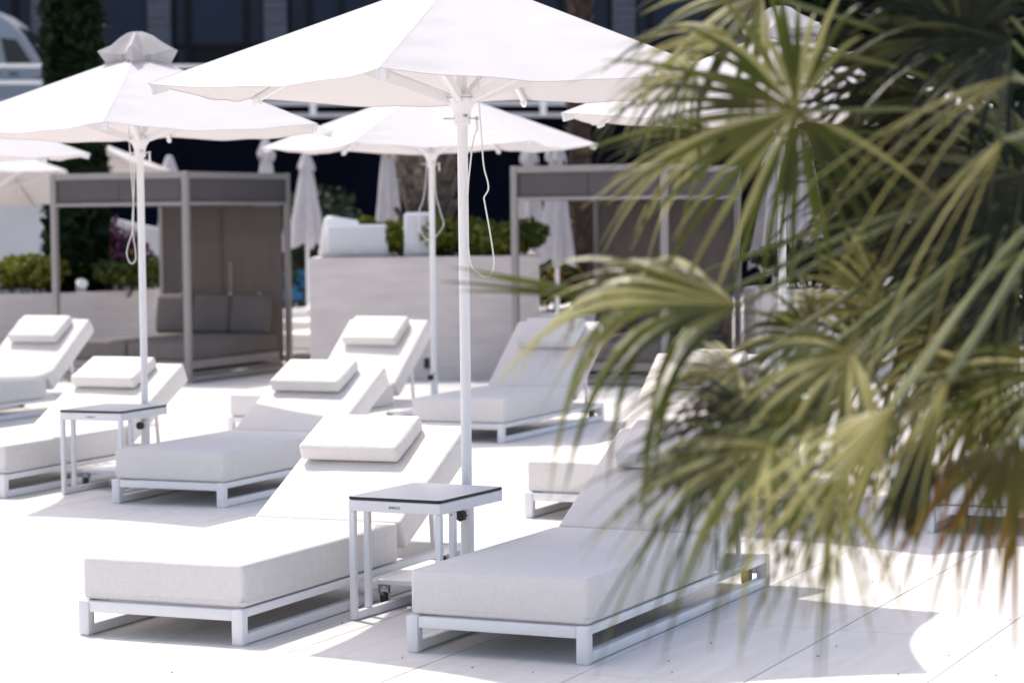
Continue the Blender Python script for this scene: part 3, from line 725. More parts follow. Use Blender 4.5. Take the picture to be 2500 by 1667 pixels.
# ------------------------------------------------------------------ parasols
HEM, RAD = 2.345, 1.42
def canopy_bm(seed, nr=34, na=20):
    bm = bmesh.new(); rr = random.Random(seed)
    rings = []
    for i in range(nr+1):
        t = 0.10 + 0.90*i/nr
        ring = []
        for s in range(6):
            for k in range(na):
                f = -1 + 2*k/na                           # -1 at one rib, 1 at the next
                a = R(60*s+30+30*f)
                chord = math.cos(R(30))/math.cos(R(30*f))
                q = 1-f*f
                r = RAD*t*(chord) - 0.085*t*t*q**0.75
                z = 2.85 - (2.85-HEM)*(t**1.0) - 0.055*t**1.5*q*(1-0.25*t)
                z += 0.006*noise.noise(Vector((r*math.cos(a)*2.2+seed*9, r*math.sin(a)*2.2, seed)))*q + 0.004*q*math.sin(f*9+seed+s)*t
                ed = max(0.0, abs(f)-0.62)/0.38
                z += 0.0045*ed*(1-ed)*4*math.sin(t*34+seed*3+s*1.7+3*noise.noise(Vector((t*6, s, seed))))*t
                ring.append(bm.verts.new((r*math.cos(a), r*math.sin(a), z)))
        rings.append(ring)
    n = 6*na
    for A, B in zip(rings, rings[1:]):
        for k in range(n): bm.faces.new((A[k], A[(k+1) % n], B[(k+1) % n], B[k]))
    hem = [v.co.copy() for v in rings[-1]]
    seams = [[rings[i][s*na].co.copy() for i in range(nr+1)] for s in range(6)]
    return bm, hem, seams
def cap_bm(seed):
    bm = bmesh.new(); n = 12; rings = []
    rr = random.Random(seed)
    prof = [(0.0, 2.99, 0), (0.03, 2.988, 0), (0.075, 2.975, 0), (0.125, 2.948, 0), (0.185, 2.912, 0), (0.28, 2.866, 1), (0.25, 2.815, 1), (0.215, 2.768, 2)]
    for r, z, sk in prof[1:]:
        ring = []
        for k in range(6*n):
            f = -1+2*(k % n)/n; q = 1-f*f; a = R(60*(k//n)+30+30*f)
            dr = -0.125*q*(r/0.285)+0.02*q*math.sin(f*6+k)*sk*0.5
            dz = -0.03*q*(r/0.285) if sk == 0 else (-0.03*q if sk == 1 else 0.015*q)
            x, y = math.cos(a)*(r+dr), math.sin(a)*(r+dr)
            z2 = z+dz+0.028*noise.noise(Vector((x*8+seed, y*8, z*5)))*(1 if r > .1 else 0)
            ring.append(bm.verts.new((x, y, z2)))
        rings.append(ring)
    m = 6*n
    for A, B in zip(rings, rings[1:]):
        for k in range(m): bm.faces.new((A[k], A[(k+1) % m], B[(k+1) % m], B[k]))
    bm.faces.new(rings[0][::-1])
    return bm
def cord_part(parent, pts, rad=0.0038):
    bm = bmesh.new(); tube(bm, smooth_path(pts, 7), rad, 7)
    return obj('cord', bm, M['cord'], parent, smooth=True, angle=80)
def parasol(label, loc, rot, seed, tilt=None, cords=None, base=True, group='open white parasols', zoff=0.0, toggles=True):
    t = thing('parasol', label, 'parasol', loc, 0, group)
    t.location.z = zoff
    # the canopy's ribs start at angle 'rot'
    def turn(o): o.rotation_euler.z = rot; return o
    bm, hem, seams = canopy_bm(seed)
    c = turn(obj('canopy', bm, M['canopy'], t, smooth=True, angle=30))
    hb = bmesh.new(); tube(hb, [p-Vector((0, 0, 0.0016)) for p in hem + [hem[0]]], 0.0018, 6, caps=False); obj('hem', hb, M['canopy'], c, smooth=True)
    for s in seams:
        sb = bmesh.new(); tube(sb, [p-Vector((0, 0, 0.0006)) for p in s], 0.0016, 6); obj('seam', sb, M['canopy'], c)
    turn(obj('vent_cap', cap_bm(seed), M['cap'], t, smooth=True, angle=35))
    for k in range(6):
        a = R(60*k)+rot; d = Vector((math.cos(a), math.sin(a), 0))
        def rz(r): return 2.85-(2.85-HEM)*(r/RAD)-0.024
        rb = bmesh.new(); bar(rb, d*0.05+Vector((0, 0, rz(0.05))), d*(RAD-0.03)+Vector((0, 0, rz(RAD-0.03))), 0.018, 0.030)
        rib = obj('rib', rb, M['paint'], t)
        eb = bmesh.new(); bar(eb, d*(RAD-0.075)+Vector((0, 0, HEM-0.012)), d*(RAD-0.022)+Vector((0, 0, HEM-0.026)), 0.026, 0.036, bev=0.005); obj('end_cap', eb, M['paint'], rib)
        st = bmesh.new(); bar(st, d*0.055+Vector((0, 0, 2.285)), d*0.80+Vector((0, 0, rz(0.80)-0.02)), 0.030, 0.036, bev=0.003); obj('strut', st, M['paint'], t)
    pb = bmesh.new(); lathe(pb, [(0.024, 0.05), (0.024, 2.90)], 24); obj('pole', pb, M['paint'], t, smooth=True)
    hb = bmesh.new(); lathe(hb, [(0.0265, 2.165), (0.038, 2.17), (0.038, 2.215), (0.045, 2.24), (0.068, 2.275), (0.075, 2.30), (0.06, 2.305), (0.0265, 2.31)], 24)
    hub = obj('hub', hb, M['paint'], t, smooth=True, angle=50)
    for k in range(6):
        a = R(60*k+30)+rot
        fb = bmesh.new(); d = Vector((math.cos(a), math.sin(a), 0)); s = Vector((-d.y, d.x, 0))
        bar(fb, d*0.074-s*0.026+Vector((0, 0, 2.288)), d*0.074+s*0.026+Vector((0, 0, 2.288)), 0.004, 0.004); obj('hinge_pin', fb, M['steel'], hub)
    tb = bmesh.new(); lathe(tb, [(0.0265, 2.74), (0.05, 2.745), (0.06, 2.77), (0.05, 2.80), (0.0265, 2.805)], 20); obj('top_hub', tb, M['paint'], t, smooth=True)
    pn_ = bmesh.new(); tube(pn_, [(-0.085, -0.01, 2.195), (0.062, -0.02, 2.195)], 0.0045, 8); lathe(pn_, [(0.0, -0.006), (0.010, -0.006), (0.010, 0.006), (0.0, 0.006)], 12, (0.066, -0.02, 2.195), 'y', caps=False)
    pin = obj('locking_pin', pn_, M['steel'], t, smooth=True)
    if toggles:
        tg = bmesh.new(); tube(tg, [(0.066, -0.02, 2.185), (0.067, -0.02, 2.135)], 0.0065, 10); obj('cord_toggle', tg, M['paint'], t, smooth=True)
    for cpts in (cords or []): cord_part(t, cpts)
    if base:
        q = 0.30
        bb = bmesh.new(); box(bb, -q, q, -q, q, 0.105, 0.130, bev=0.005)
        b = obj('base_plate', bb, M['paint'], t); b.rotation_euler.z = -T-0.05
        sb = bmesh.new(); lathe(sb, [(0.0255, 0.131), (0.031, 0.131), (0.031, 0.455), (0.0255, 0.457)], 24); sl_ = obj('pole_sleeve', sb, M['paint'], t, smooth=True)
        kb = bmesh.new(); prof = [bm_ for bm_ in range(40)]
        ring0, ring1 = [], []
        for k in range(40):
            a = 2*PI*k/40; r = 0.0245+0.0018*math.cos(a*8)
            ring0.append(kb.verts.new((r*math.cos(a), -0.062, r*math.sin(a)))); ring1.append(kb.verts.new((r*math.cos(a), -0.038, r*math.sin(a))))
        for k in range(40): kb.faces.new((ring0[k], ring0[(k+1) % 40], ring1[(k+1) % 40], ring1[k]))
        kb.faces.new(ring0[::-1]); kb.faces.new(ring1)
        tube(kb, [(0, -0.04, 0), (0, -0.02, 0)], 0.007, 8)
        kn = obj('clamp_knob', kb, M['black'], sl_); kn.location = (-0.002, 0, 0.402); kn.rotation_euler.z = -0.55
        tx = obj('lettering', text_mesh('EMECO', 0.013, M['ink'], sx=1.25), None, sl_)
        tx.rotation_euler = (PI/2, 0, 0); tx.location = (0.0, -0.0315, 0.438)
        for cx in (-1, 1):
            for cy in (-1, 1):
                ca = thing_child('caster', t, Vector((cx*q*0.93, cy*q*0.93, 0)), -T-0.05)
        tx2 = obj('lettering', text_mesh('GR', 0.016, M['ink']), None, hub); tx2.rotation_euler = (PI/2, 0, 0.4); tx2.location = (0.016, -0.036, 2.207)
    if tilt:
        t.rotation_euler = tilt
    return t
def thing_child(name, t, p, rz):
    c, s = math.cos(rz), math.sin(rz); x, y = p.x*c-p.y*s, p.x*s+p.y*c
    fb = bmesh.new(); lathe(fb, [(0.030, 0.086), (0.030, 0.104)], 14, (x, y, 0)); box(fb, x-0.024, x-0.019, y-0.03, y+0.02, 0.03, 0.087); box(fb, x+0.019, x+0.024, y-0.03, y+0.02, 0.03, 0.087); box(fb, x-0.024, x+0.024, y-0.03, y+0.025, 0.070, 0.087)
    o = obj(name, fb, M['zinc'], t)
    wb = bmesh.new(); lathe(wb, [(0.0, -0.016), (0.036, -0.016), (0.040, -0.008), (0.040, 0.008), (0.036, 0.016), (0.0, 0.016)], 18, (x, y-0.012, 0.040), 'x', caps=False)
    obj('wheel', wb, M['black'], o, smooth=True)
    return o

def at_pole(px, py, pts): return [(x, y, z) for x, y, z in pts]
main_cords = [
    [(0.072, -0.02, 2.56), (0.077, -0.03, 2.27), (0.085, -0.03, 2.145), (0.094, -0.035, 1.987), (0.112, -0.04, 1.909), (0.113, -0.04, 1.872), (0.095, -0.04, 1.840), (0.098, -0.04, 1.81), (0.118, -0.04, 1.69), (0.132, -0.04, 1.592), (0.135, -0.04, 1.534), (0.120, -0.04, 1.492), (0.090, -0.04, 1.482), (0.058, -0.035, 1.505), (0.030, -0.03, 1.545), (0.018, -0.030, 1.68), (0.022, -0.030, 1.87), (0.034, -0.03, 1.987), (0.046, -0.02, 2.08), (0.060, -0.02, 2.13), (0.066, -0.02, 2.145)]]
U2_cords = [[(-0.07, -0.02, 2.56), (-0.062, -0.02, 2.19), (-0.045, -0.03, 1.85), (-0.055, -0.03, 1.69), (-0.085, -0.03, 1.59), (-0.095, -0.03, 1.53), (-0.072, -0.03, 1.472), (-0.04, -0.03, 1.49), (-0.038, -0.03, 1.56), (-0.055, -0.03, 1.71), (-0.04, -0.03, 1.95), (-0.035, -0.03, 2.17)]]
U3_cords = [[(-0.035, -0.03, 2.20), (-0.05, -0.03, 2.02), (-0.075, -0.03, 1.88), (-0.105, -0.03, 1.80), (-0.11, -0.03, 1.66), (-0.06, -0.035, 1.58), (0.0, -0.04, 1.565), (0.06, -0.03, 1.62), (0.098, -0.03, 1.69), (0.07, -0.03, 1.80), (0.035, -0.03, 1.95), (0.03, -0.03, 2.19)]]
p_main = parasol('large white parasol in front with its cord loop hanging beside the pole', (-0.213, 10.96, 0), R(18), 1, cords=main_cords)
parasol('white parasol at left with grey shaded vent cap', (-2.432, 15.95, 0), R(30), 2, cords=U2_cords)
parasol('white parasol in the middle distance before the square planter', (-0.66, 20.35, 0), R(6), 3, cords=U3_cords)
parasol('white parasol mostly hidden behind the fan palm leaves', (1.63, 14.55, 0), R(20), 4, cords=None)
parasol('white parasol at the far left edge above the left cypress shrubs', (-5.13, 21.6, 0), R(-4), 5)
parasol('white parasol tilted forward left of the cypress trunk', (-6.3, 29.0, 0), R(20), 6, base=False, tilt=(R(-10), 0, 0), zoff=-0.12)
parasol('white parasol tilted forward above the left daybed cabana', (-6.12, 32.3, 0), R(60), 7, base=False, tilt=(R(-12), R(3), 0), zoff=0.20)

def closed_parasol(label, loc, seed, top=2.95, L=1.55, r=0.20, cap=0.10):
    t = thing('closed_parasol', label, 'parasol', loc, seed*1.1, 'closed white parasols')
    pb = bmesh.new(); lathe(pb, [(0.028, 0), (0.028, top-0.1)], 12); obj('pole', pb, M['paint'], t, smooth=True)
    bs = bmesh.new(); lathe(bs, [(0.28, 0.0), (0.28, 0.06), (0.05, 0.09), (0.032, 0.25)], 20); obj('base', bs, M['paint'], t, smooth=True, angle=30)
    bm = bmesh.new(); n = 48; rings = []
    z0 = top-0.14-L
    for i in range(15):
        u = i/14; z = top-0.14-L*u
        rad = 0.05+(r-0.05)*min(1, (u*1.05)**0.8)
        ring = []
        for k in range(n):
            a = 2*PI*k/n
            pl = 1+(0.10+0.20*u)*math.cos(a*6+u*0.8+seed)+0.10*u*math.cos(a*13+seed)
            pl *= 1+0.08*noise.noise(Vector((math.cos(a)*2+seed, math.sin(a)*2, z*4)))
            dz = -0.10*u*u*(0.5+0.5*math.cos(a*6+u*0.8+seed)) + 0.05*u*math.sin(a+seed)
            ring.append(bm.verts.new((math.cos(a)*rad*pl, math.sin(a)*rad*pl, z+dz)))
        rings.append(ring)
    for A, B in zip(rings, rings[1:]):
        for k in range(n): bm.faces.new((A[k], A[(k+1) % n], B[(k+1) % n], B[k]))
    bm.faces.new(rings[0])
    obj('canopy', bm, M['folded'], t, smooth=True, angle=60)
    cb = bmesh.new(); rings = []
    for i, (rr_, zz) in enumerate(((0.02, top), (0.045, top-0.01), (0.065, top-0.06), (0.105, top-0.17), (0.135, top-0.26))):
        rings.append([cb.verts.new((math.cos(2*PI*k/36)*rr_*(1+0.16*i/4*math.cos(2*PI*k/36*6+seed)), math.sin(2*PI*k/36)*rr_*(1+0.16*i/4*math.cos(2*PI*k/36*6+seed)), zz-0.05*i/4*math.cos(2*PI*k/36*6+seed*2)+0.05*(i/4)*math.sin(2*PI*k/36+seed))) for k in range(36)])
    for A, B in zip(rings, rings[1:]):
        for k in range(36): cb.faces.new((A[k], A[(k+1) % 36], B[(k+1) % 36], B[k]))
    cb.faces.new(rings[0])
    obj('vent_cap', cb, M['folded'], t, smooth=True, angle=60)
def foot(u, Y): 
    p = at(u, 700, Y); return (p.x, p.y, 0)
closed_parasol('closed white parasol leaning just right of the left cabana', foot(752, 41), 1, 2.86, 1.35, 0.26)
closed_parasol('closed white parasol rising behind the roof of the left cabana', foot(655, 38), 2, 2.98, 1.5, 0.22)
closed_parasol('closed white parasol left of the thick palm trunk', foot(951, 31.5), 3, 2.85, 1.6, 0.20)
closed_parasol('closed white parasol nearest inside the right cabana opening', foot(1361, 31), 4, 2.72, 1.36, 0.20)
closed_parasol('closed white parasol behind the left post of the right cabana', foot(1296, 35), 5, 2.80, 1.35, 0.21)
closed_parasol('closed white parasol top peeping over the left cabana roof', foot(420, 37), 6, 2.72, 1.4, 0.2)
closed_parasol('closed white parasol top peeping over the right cabana roof', foot(1712, 33), 7, 2.72, 1.4, 0.22)
closed_parasol('closed white parasol behind the pole of the palm hidden parasol', foot(1893, 27.5), 8, 2.55, 1.25, 0.25)
closed_parasol('closed white parasol between the hidden parasol pole and right cypress', foot(1965, 30), 9, 2.75, 1.45, 0.22)

# ------------------------------------------------------------------ sun loungers
cache = {}
def cached(key, f):
    if key not in cache: cache[key] = f()
    return cache[key]
W, LEN, HR, HM, SEAT = 0.80, 2.18, 0.151, 0.336, 1.456
def side_frame(s):
    bm = bmesh.new(); x1 = s*W/2; x0 = x1-s*0.052; a, b = min(x0, x1), max(x0, x1)
    box(bm, a, b, 0, 0.05, 0.004, HR, bev=0.006)                                   # front leg
    box(bm, a+0.004, b-0.004, 0.046, LEN-0.046, 0.004, 0.046, bev=0.004)           # sled rail
    box(bm, a+0.004, b-0.004, 0.046, LEN-0.046, HR-0.036, HR-0.002, bev=0.004)     # top rail
    box(bm, a, b, LEN-0.05, LEN, 0.004, HR, bev=0.006)                             # rear leg
    box(bm, a+0.006, b-0.006, 0.006, 0.044, 0.0, 0.006); box(bm, a+0.006, b-0.006, LEN-0.044, LEN-0.006, 0.0, 0.006)
    return to_mesh(bm, 'side_frame', M['paint'], True, 30)
def lounger(label, loc, rot, ang=27, pillow=0.0, pil=True, group='white sun loungers on the terrace', seed=0, raised=True):
    t = thing('sun_lounger', label, 'sun lounger', loc, -rot, group)
    for s in (-1, 1): obj('side_frame', cached(('sf', s), lambda: side_frame(s)), None, t)
    i = W/2-0.052
    obj('front_rail', cached('fr', lambda: to_mesh(boxm(-i+0.001, i-0.001, 0.005, 0.045, HR-0.048, HR-0.003, bev=0.005), 'front_rail', M['paint'], True, 30)), None, t)
    obj('rear_rail', cached('rr', lambda: to_mesh(boxm(-i+0.001, i-0.001, LEN-0.045, LEN-0.005, HR-0.09, HR-0.003, bev=0.005), 'rear_rail', M['paint'], True, 30)), None, t)
    def slats(k):
        y = 0.16+k*0.16
        return to_mesh(boxm(-i+0.001, i-0.001, y, y+0.05, HR-0.03, HR-0.006, bev=0.003, seg=1), 'slat', M['paint'])
    for k in range(9): obj('slat', cached(('sl', k), lambda: slats(k)), None, t)
    def wheel():
        bm = bmesh.new(); lathe(bm, [(0.0, -0.012), (0.044, -0.012), (0.048, -0.006), (0.048, 0.006), (0.044, 0.012), (0.0, 0.012)], 18, (0, 0, 0), 'x', caps=False)
        return to_mesh(bm, 'wheel', M['black'], True, 40)
    for s in (-1, 1): obj('wheel', cached('wh', wheel), None, t, loc=(s*(i-0.03), LEN-0.10, 0.052))
    th = HM-HR
    sc_ = obj('seat_cushion', cached(('sc', seed % 3), lambda: to_mesh(cushion(W/2-0.008, SEAT/2-0.01, th/2-0.002, 0.017, 0.004, seed % 3, 0.003), 'seat_cushion', M['linen'], True, 80)), None, t, loc=(0, 0.018+SEAT/2, HR+th/2+0.001))
    def piping():
        bm = bmesh.new(); hx, hy, hz = W/2-0.008, SEAT/2-0.01, th/2-0.002; r = 0.0025; e = 0.008
        for sx in (-1, 1): tube(bm, [(sx*(hx-e), -(hy-e), -hz+0.02), (sx*(hx-e), -(hy-e), hz-0.02)], r, 5)
        zz = -hz+0.026
        tube(bm, smooth_path([(-hx, hy-0.04, zz), (-hx, -hy+0.04, zz), (-hx+0.01, -hy+0.01, zz), (-hx+0.04, -hy, zz), (hx-0.04, -hy, zz), (hx-0.01, -hy+0.01, zz), (hx, -hy+0.04, zz), (hx, hy-0.04, zz)], 4), 0.0018, 5)
        return to_mesh(bm, 'piping', M['linen'], True, 80)
    obj('piping', cached('pp', piping), None, sc_)
    # backrest turns about the seat's rear top edge
    bl, bt = 0.865, 0.150
    A = R(ang); cy, cz = math.cos(A), math.sin(A)
    bx = obj('backrest_cushion', cached(('bc', seed % 2), lambda: to_mesh(cushion(W/2-0.010, bl/2, bt/2, 0.018, 0.004, 5+seed % 2, 0.003), 'backrest_cushion', M['linen'], True, 80)), None, t)
    off = 0.022
    bx.location = (0, SEAT+0.03+cy*bl/2+cz*bt/2-off*0, HM-0.004+cz*bl/2-cy*bt/2); bx.rotation_euler.x = A
    fb = obj('backrest_frame', cached('bf', lambda: to_mesh(boxm(-i+0.03, i-0.03, -bl/2+0.04, bl/2-0.03, -bt/2-0.026, -bt/2-0.002, bev=0.004), 'backrest_frame', M['paint'])), None, t)
    fb.location = bx.location; fb.rotation_euler.x = A
    for s in (-1, 1):
        sb = bmesh.new(); y0 = SEAT+0.03+cy*bl*0.6+cz*(bt+0.03); z0 = HM+cz*bl*0.6-cy*(bt+0.03)
        bar(sb, (s*(i-0.06), min(LEN-0.12, y0+0.12), HR-0.02), (s*(i-0.06), y0, z0), 0.02, 0.02); obj('support_strut', sb, M['paint'], t)
    if pil:
        ph = 0.042
        pw = obj('pillow', cached(('pl', seed % 2), lambda: to_mesh(cushion(0.265, 0.168, ph, 0.018, 0.006, 9+seed % 2, 0.004), 'pillow', M['linen'], True, 80)), None, t)
        k = bl-0.225
        pw.location = (pillow, SEAT+0.03+cy*k-cz*(ph+0.004), HM+cz*k+cy*(ph+0.006)); pw.rotation_euler = (A+R(-3), 0, R(rnd.uniform(-2, 2)))
        st = bmesh.new(); bar(st, (0.24, 0.10, -ph+0.01), (0.24, 0.235, -ph-0.012), 0.022, 0.003); bar(st, (0.24, 0.238, -ph-0.010), (0.24, 0.238, -ph-0.17), 0.022, 0.003, up=Vector((0, 1, 0))); obj('strap', st, M['grille'], pw)
    return t
lounger('sunlit lounger in the left foreground beside the black edged table', (-1.489, 10.03, 0), 0.414, 27, -0.09, seed=0)
lounger('shaded lounger in the centre foreground behind hanging palm tips', (-0.08, 9.53, 0), 0.437, 27, 0.0, seed=1)
lounger('half shaded lounger left of centre with a shaded pillow', (-2.131, 14.80, 0), 0.408, 27, -0.05, seed=2)
lounger('lounger in the shade just right of the front parasol pole', (-0.442, 18.77, 0), 0.405, 36.5, 0.0, seed=3)
lounger('sunlit lounger right of the front parasol behind the centre foreground lounger', (0.425, 13.83, 0), 0.42, 36, 0.0, seed=4)
lounger('sunlit lounger at the left edge behind the small table', (-3.60, 15.44, 0), 0.40, 27, -0.06, seed=5)
lounger('shaded lounger at right behind the brown tipped palm leaves', (2.61, 12.99, 0), 0.42, 33, 0.0, seed=6)
lounger('sunlit lounger against the square planter left of the middle parasol pole', (-1.955, 19.43, 0), 0.41, 37, -0.03, seed=7)
lounger('fully shaded lounger at the far left before the low planter', (-5.17, 20.73, 0), 0.41, 36, -0.02, seed=8)
far = [(-2.75, 29.6), (-3.05, 33.2), (-3.5, 37.0), (0.85, 30.0), (1.2, 34.6), (3.0, 28.6), (4.15, 30.0), (3.55, 33.5), (4.95, 33.6)]
labs = ['nearest far lounger in the gap between left cabana and planter', 'middle far lounger in the gap between left cabana and planter', 'farthest lounger in the gap between left cabana and planter',
        'far lounger by the reddish palm planter', 'farther lounger beyond the reddish palm planter', 'far lounger behind the hidden parasol pole at right', 'far lounger before the right cypress',
        'rearmost lounger between right cabana and cypress', 'far lounger at right beyond the cypress']
for (x, y), lb_ in zip(far, labs): lounger(lb_, (x, y, 0), 0.41, 40, 0.0, seed=3, group='far sun loungers')

# ------------------------------------------------------------------ side tables
def side_table(label, loc, rot, group='white side tables under the parasols'):
    t = thing('side_table', label, 'side table', loc, -rot, group)
    a, b, h = 0.46, 0.585, 0.545
    bm = bmesh.new(); box(bm, 0, a, 0, b, h-0.013, h, bev=0.0)
    for v in bm.verts: pass
    ve = [e for e in bm.edges if abs(e.verts[0].co.z-e.verts[1].co.z) > 0.005]
    bmesh.ops.bevel(bm, geom=ve, offset=0.012, segments=3, affect='EDGES')
    for f in bm.faces: f.material_index = 1 if abs(f.normal.z) < 0.5 else 0
    bmesh.ops.recalc_face_normals(bm, faces=bm.faces[:])
    for f in bm.faces: f.material_index = 1 if abs(f.normal.z) < 0.5 else 0
    obj('table_top', bm, [M['hpl'], M['black']], t)
    z1 = h-0.015; z0 = z1-0.048; q = 0.030
    ap = obj('apron', boxm(0.002, a-0.002, 0.002, q, z0, z1, bev=0.003, seg=1), M['paint'], t)
    obj('apron', boxm(0.002, a-0.002, b-q, b-0.002, z0, z1, bev=0.003, seg=1), M['paint'], t)
    for x0 in (0.002, a-q): obj('apron', boxm(x0, x0+q-0.002, q+0.001, b-q-0.001, z0, z1, bev=0.003, seg=1), M['paint'], t)
    tx = obj('lettering', text_mesh('EMECO', 0.014, M['ink'], sx=1.25), None, ap); tx.rotation_euler = (PI/2, 0, 0); tx.location = (a*0.51, 0.0012, z0+0.022)
    for x0 in (0.002, a-q):
        for y0 in (0.002, 0.125): obj('leg', boxm(x0, x0+q-0.002, y0, y0+q-0.002, 0.0402 if y0 > 0.1 else 0.003, z0-0.001, bev=0.003, seg=1), M['paint'], t)
        obj('foot_rail', boxm(x0+0.0005, x0+q-0.0025, q+0.0005, b-0.03, 0.003, 0.040, bev=0.003, seg=1), M['paint'], t)
        sc2 = bmesh.new(); lathe(sc2, [(0.0, 0.0), (0.004, 0.0), (0.004, 0.003), (0.0, 0.003)], 8, (x0+q*0.5, 0.140-0.016, z0-0.012), 'y', caps=False); obj('screw', sc2, M['black'], t)
    obj('foot_cross_rail', boxm(q+0.002, a-q-0.002, b-0.062, b-0.034, 0.003, 0.036, bev=0.003, seg=1), M['paint'], t)
side_table('white side table with black edged top in the foreground', (-0.724, 10.487, 0), 0.475)
side_table('white side table with black edged top at left', (-2.911, 15.473, 0), 0.38)
side_table('white side table beside the parasol pole hidden by palm leaves', (1.16, 13.84, 0), 0.42)

# ------------------------------------------------------------------ foreground fan palm
def fan_leaf(name, root, hast, axis, normal, rad, nseg, spread, m, droop=0.35, fold=0.22, seed=0, joined=0.42, width=1.0, limp=0.0, petiole_from=None):
    """one fan: pleated blade of nseg folded segments, joined near the heart, free and drooping towards the tips"""
    rr = random.Random(seed)
    ax = Vector(axis).normalized(); nrm = Vector(normal); nrm = (nrm-ax*nrm.dot(ax)).normalized(); side = ax.cross(nrm)
    base = Vector(root)
    vs, fs, al, sg = [], [], [], []
    nt_ = 11
    dth = 2*spread/max(1, nseg-1)
    for i in range(nseg):
        th = -spread + dth*i + rr.uniform(-0.38, 0.38)*dth
        L = rad*(0.78+0.22*math.cos(th*0.8))*rr.uniform(0.74, 1.06)
        d = ax*math.cos(th)+side*math.sin(th)
        sd = side*math.cos(th)-ax*math.sin(th)
        lift = fold*(1-math.cos(th))*0.7
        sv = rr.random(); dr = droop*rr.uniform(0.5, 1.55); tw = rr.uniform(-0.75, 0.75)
        lim = limp*rr.uniform(0.3, 1.4)
        i0 = len(vs)
        for q in range(nt_):
            t = q/(nt_-1)
            s = L*t
            g = Vector((0, 0, -1))
            free = max(0.0, t-joined)/(1-joined)
            p = Vector(hast) + d*s + nrm*(lift*s) + g*(dr*L*(0.18*t*t+0.55*free*free)) + g*(lim*L*free*0.6)
            # drooping shortens the reach
            p -= d*(dr*L*0.22*free*free + lim*L*0.35*free)
            wj = s*math.tan(dth/2)*1.02
            wmax = rad*joined*math.tan(dth/2)*1.15*width
            w_ = wj if t < joined else wmax*(1-free)**0.55*(1-0.15*free)
            w_ = max(w_, 0.0007)
            pl = (0.55 if t < joined else 0.42)*w_
            nn = nrm + sd*tw*free
            rd = p - base
            vs += [rd - sd*w_ + nn*(-pl*0.5), rd + nn*(pl*0.5), rd + sd*w_ + nn*(-pl*0.5)]
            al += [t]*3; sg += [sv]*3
        for q in range(nt_-1):
            a = i0+q*3
            fs += [(a, a+3, a+4, a+1), (a+1, a+4, a+5, a+2)]
    me = bpy.data.meshes.new(name); me.from_pydata([tuple(v) for v in vs], [], fs); me.update()
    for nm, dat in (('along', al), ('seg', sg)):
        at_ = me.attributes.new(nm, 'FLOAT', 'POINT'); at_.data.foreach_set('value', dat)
    me.materials.append(m)
    return me
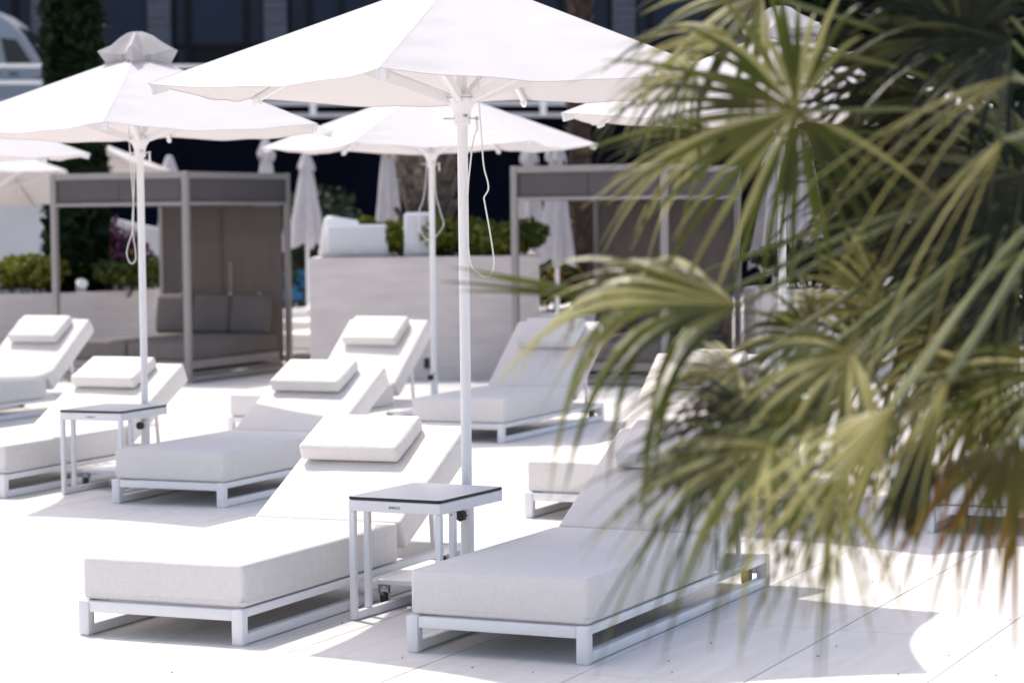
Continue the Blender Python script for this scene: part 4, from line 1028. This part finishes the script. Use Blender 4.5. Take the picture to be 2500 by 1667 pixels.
def fan_palm():
    crown = at(2790, 640, 6.8)
    t = thing('fan_palm', 'green fan palm with tan tipped leaves hanging into the right foreground', 'palm tree', (crown.x, crown.y, 0))
    base = Vector((crown.x, crown.y, 0))
    tb = bmesh.new(); n = 10
    tube(tb, [(0.015*math.sin(i*2.0), 0.015*math.cos(i*1.7), -0.02+(crown.z+0.02)*i/n) for i in range(n+1)], [0.115+0.015*math.sin(i*2.3)-0.02*i/n for i in range(n+1)], 16)
    tr = obj('trunk', tb, M['fibre'], t, smooth=True)
    bb = bmesh.new(); box(bb, -0.035, 0.035, -0.012, 0.012, 0, 0.16, bev=0.006, seg=1)
    for v in bb.verts: v.co.x *= 1.2-3.2*v.co.z
    boot = to_mesh(bb, 'leaf_base', M['boot'])
    for i in range(70):
        z = crown.z*(i+0.5)/70; a = i*2.39996
        o = obj('leaf_base', boot, None, tr, loc=(math.cos(a)*0.10, math.sin(a)*0.10, z-0.03)); o.rotation_euler = (R(rnd.uniform(12, 30)), 0, a+PI/2)
    def leaf(hast, axis, normal, rad, nseg=34, spread=2.0, m='palm', droop=0.35, fold=0.22, seed=0, joined=0.42, width=1.0, limp=0.0, label=None):
        h = at(*hast)
        me = fan_leaf('leaf', base, h, axis, normal, rad, nseg, spread, M[m], droop, fold, seed, joined, width, limp)
        o = obj('leaf', me, None, t)
        if label: o['label'] = label
        pb = bmesh.new(); c = crown-base; e = h-base
        mid = (c+e)/2 + Vector((0, 0, 0.10*(e-c).length)); tube(pb, smooth_path([c, mid, e], 6), [0.010]*6+[0.007]*6+[0.0055], 6)
        obj('leaf_stalk', pb, M['petiole'], o, smooth=True)
        return o
    K = 1.13                                      # leaves hang about six metres from the camera
    def L_(hs, ax, nm, rad, nseg, spread, m, droop, fold, seed, joined=0.3, width=1.0, label=None):
        return leaf((hs[0], hs[1], hs[2]*K), ax, nm, rad*K, nseg, spread, m, droop, fold, seed, joined, width*1.15, label=label)
    # the big open fan, face towards the camera
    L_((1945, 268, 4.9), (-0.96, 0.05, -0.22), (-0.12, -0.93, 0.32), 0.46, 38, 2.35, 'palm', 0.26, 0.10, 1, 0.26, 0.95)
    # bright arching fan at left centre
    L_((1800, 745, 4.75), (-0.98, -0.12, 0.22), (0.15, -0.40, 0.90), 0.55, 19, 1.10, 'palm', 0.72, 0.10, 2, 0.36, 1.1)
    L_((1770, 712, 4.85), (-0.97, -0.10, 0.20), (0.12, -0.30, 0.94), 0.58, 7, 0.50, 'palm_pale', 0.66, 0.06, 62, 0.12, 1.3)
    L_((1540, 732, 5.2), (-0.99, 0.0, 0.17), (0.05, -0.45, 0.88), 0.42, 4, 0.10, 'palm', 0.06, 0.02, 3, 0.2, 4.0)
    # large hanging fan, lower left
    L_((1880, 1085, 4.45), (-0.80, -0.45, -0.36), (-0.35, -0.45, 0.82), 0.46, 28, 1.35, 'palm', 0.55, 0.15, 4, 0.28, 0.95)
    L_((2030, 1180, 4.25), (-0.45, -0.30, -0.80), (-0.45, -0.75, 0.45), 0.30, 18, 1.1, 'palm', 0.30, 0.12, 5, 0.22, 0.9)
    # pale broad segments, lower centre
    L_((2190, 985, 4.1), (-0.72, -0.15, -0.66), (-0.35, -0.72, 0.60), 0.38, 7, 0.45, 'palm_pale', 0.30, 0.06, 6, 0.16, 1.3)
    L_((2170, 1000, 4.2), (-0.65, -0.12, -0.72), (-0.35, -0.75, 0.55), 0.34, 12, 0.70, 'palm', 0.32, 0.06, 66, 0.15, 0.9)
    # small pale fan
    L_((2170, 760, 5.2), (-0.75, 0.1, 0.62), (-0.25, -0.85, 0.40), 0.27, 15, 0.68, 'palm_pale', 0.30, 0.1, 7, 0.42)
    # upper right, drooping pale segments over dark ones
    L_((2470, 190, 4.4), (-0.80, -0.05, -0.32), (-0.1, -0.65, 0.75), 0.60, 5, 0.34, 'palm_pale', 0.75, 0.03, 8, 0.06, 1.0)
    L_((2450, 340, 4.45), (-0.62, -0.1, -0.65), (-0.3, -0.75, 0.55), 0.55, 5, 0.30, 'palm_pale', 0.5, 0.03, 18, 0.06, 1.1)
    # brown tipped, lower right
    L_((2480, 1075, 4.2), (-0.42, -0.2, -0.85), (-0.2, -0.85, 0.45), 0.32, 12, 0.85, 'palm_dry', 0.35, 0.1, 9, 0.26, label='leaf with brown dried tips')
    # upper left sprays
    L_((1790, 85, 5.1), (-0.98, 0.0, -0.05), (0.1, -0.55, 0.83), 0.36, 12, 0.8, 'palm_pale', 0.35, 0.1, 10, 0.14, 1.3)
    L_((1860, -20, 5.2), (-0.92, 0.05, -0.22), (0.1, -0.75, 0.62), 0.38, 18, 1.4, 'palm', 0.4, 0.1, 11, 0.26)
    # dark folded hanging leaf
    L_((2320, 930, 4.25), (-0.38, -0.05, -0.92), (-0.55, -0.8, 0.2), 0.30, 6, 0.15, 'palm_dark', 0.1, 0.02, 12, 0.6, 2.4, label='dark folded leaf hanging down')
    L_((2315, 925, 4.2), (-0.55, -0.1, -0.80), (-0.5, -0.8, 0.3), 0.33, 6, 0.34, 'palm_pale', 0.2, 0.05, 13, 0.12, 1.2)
    # darker leaves behind and to the right
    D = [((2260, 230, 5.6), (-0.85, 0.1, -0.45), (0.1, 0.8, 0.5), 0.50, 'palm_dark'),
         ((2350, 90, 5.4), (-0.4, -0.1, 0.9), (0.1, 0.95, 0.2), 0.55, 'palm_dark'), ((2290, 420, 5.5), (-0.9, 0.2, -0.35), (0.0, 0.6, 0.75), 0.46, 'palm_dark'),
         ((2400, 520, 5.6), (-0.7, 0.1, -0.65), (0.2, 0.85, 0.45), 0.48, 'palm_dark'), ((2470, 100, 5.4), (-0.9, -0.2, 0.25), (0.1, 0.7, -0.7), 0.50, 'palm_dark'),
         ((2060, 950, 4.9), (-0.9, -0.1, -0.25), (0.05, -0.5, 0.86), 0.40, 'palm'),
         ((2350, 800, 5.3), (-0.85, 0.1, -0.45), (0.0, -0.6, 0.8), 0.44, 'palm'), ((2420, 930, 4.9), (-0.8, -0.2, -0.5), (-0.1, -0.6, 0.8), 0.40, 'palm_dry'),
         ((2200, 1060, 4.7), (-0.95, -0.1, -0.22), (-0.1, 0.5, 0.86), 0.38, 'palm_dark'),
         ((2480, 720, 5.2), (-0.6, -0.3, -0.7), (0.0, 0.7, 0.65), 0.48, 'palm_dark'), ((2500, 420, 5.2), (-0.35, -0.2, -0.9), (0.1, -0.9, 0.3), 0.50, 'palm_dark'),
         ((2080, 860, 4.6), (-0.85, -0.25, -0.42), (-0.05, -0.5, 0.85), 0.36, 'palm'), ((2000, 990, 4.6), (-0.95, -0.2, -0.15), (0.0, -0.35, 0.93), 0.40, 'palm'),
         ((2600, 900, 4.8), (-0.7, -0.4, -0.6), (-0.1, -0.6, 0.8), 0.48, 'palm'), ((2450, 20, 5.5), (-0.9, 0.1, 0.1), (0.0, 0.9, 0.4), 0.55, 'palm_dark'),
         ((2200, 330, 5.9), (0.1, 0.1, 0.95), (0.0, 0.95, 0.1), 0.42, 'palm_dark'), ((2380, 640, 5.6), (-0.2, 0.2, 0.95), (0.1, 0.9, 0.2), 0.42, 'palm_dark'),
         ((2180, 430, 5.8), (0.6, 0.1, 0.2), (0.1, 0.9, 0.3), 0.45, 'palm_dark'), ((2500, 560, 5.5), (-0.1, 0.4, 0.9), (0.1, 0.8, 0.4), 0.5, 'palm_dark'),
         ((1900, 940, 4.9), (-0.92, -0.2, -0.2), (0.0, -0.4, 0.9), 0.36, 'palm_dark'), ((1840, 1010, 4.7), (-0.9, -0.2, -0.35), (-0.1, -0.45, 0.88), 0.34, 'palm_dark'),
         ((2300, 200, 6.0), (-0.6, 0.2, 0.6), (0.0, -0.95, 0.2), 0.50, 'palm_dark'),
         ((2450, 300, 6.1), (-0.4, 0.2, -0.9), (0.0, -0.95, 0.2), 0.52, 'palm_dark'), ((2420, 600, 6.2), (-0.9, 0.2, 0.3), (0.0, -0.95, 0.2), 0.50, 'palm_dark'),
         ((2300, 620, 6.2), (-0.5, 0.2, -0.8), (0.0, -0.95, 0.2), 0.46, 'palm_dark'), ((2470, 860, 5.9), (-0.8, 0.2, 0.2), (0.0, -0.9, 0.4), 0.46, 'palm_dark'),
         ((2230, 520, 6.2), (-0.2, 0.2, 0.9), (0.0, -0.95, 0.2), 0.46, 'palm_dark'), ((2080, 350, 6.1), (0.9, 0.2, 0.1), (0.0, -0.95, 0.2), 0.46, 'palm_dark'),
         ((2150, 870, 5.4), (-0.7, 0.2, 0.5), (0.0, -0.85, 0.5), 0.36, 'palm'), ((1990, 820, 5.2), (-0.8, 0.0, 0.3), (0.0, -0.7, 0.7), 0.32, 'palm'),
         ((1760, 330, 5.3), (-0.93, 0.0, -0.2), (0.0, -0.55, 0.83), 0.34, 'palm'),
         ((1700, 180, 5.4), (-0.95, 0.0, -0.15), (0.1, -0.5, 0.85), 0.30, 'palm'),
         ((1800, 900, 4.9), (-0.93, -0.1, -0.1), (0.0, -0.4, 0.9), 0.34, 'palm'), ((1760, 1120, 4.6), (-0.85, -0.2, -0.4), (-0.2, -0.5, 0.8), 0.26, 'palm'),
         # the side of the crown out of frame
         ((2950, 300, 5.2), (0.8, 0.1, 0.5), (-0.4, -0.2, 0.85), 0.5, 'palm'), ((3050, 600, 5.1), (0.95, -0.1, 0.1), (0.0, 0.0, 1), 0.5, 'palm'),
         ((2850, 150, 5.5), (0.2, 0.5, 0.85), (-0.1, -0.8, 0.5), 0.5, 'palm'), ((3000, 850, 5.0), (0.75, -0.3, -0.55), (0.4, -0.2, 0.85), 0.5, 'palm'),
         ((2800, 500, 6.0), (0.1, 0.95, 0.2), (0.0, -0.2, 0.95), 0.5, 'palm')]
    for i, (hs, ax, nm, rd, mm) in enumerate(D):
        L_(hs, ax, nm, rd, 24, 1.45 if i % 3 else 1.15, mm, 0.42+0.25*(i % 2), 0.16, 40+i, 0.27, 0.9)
fan_palm()
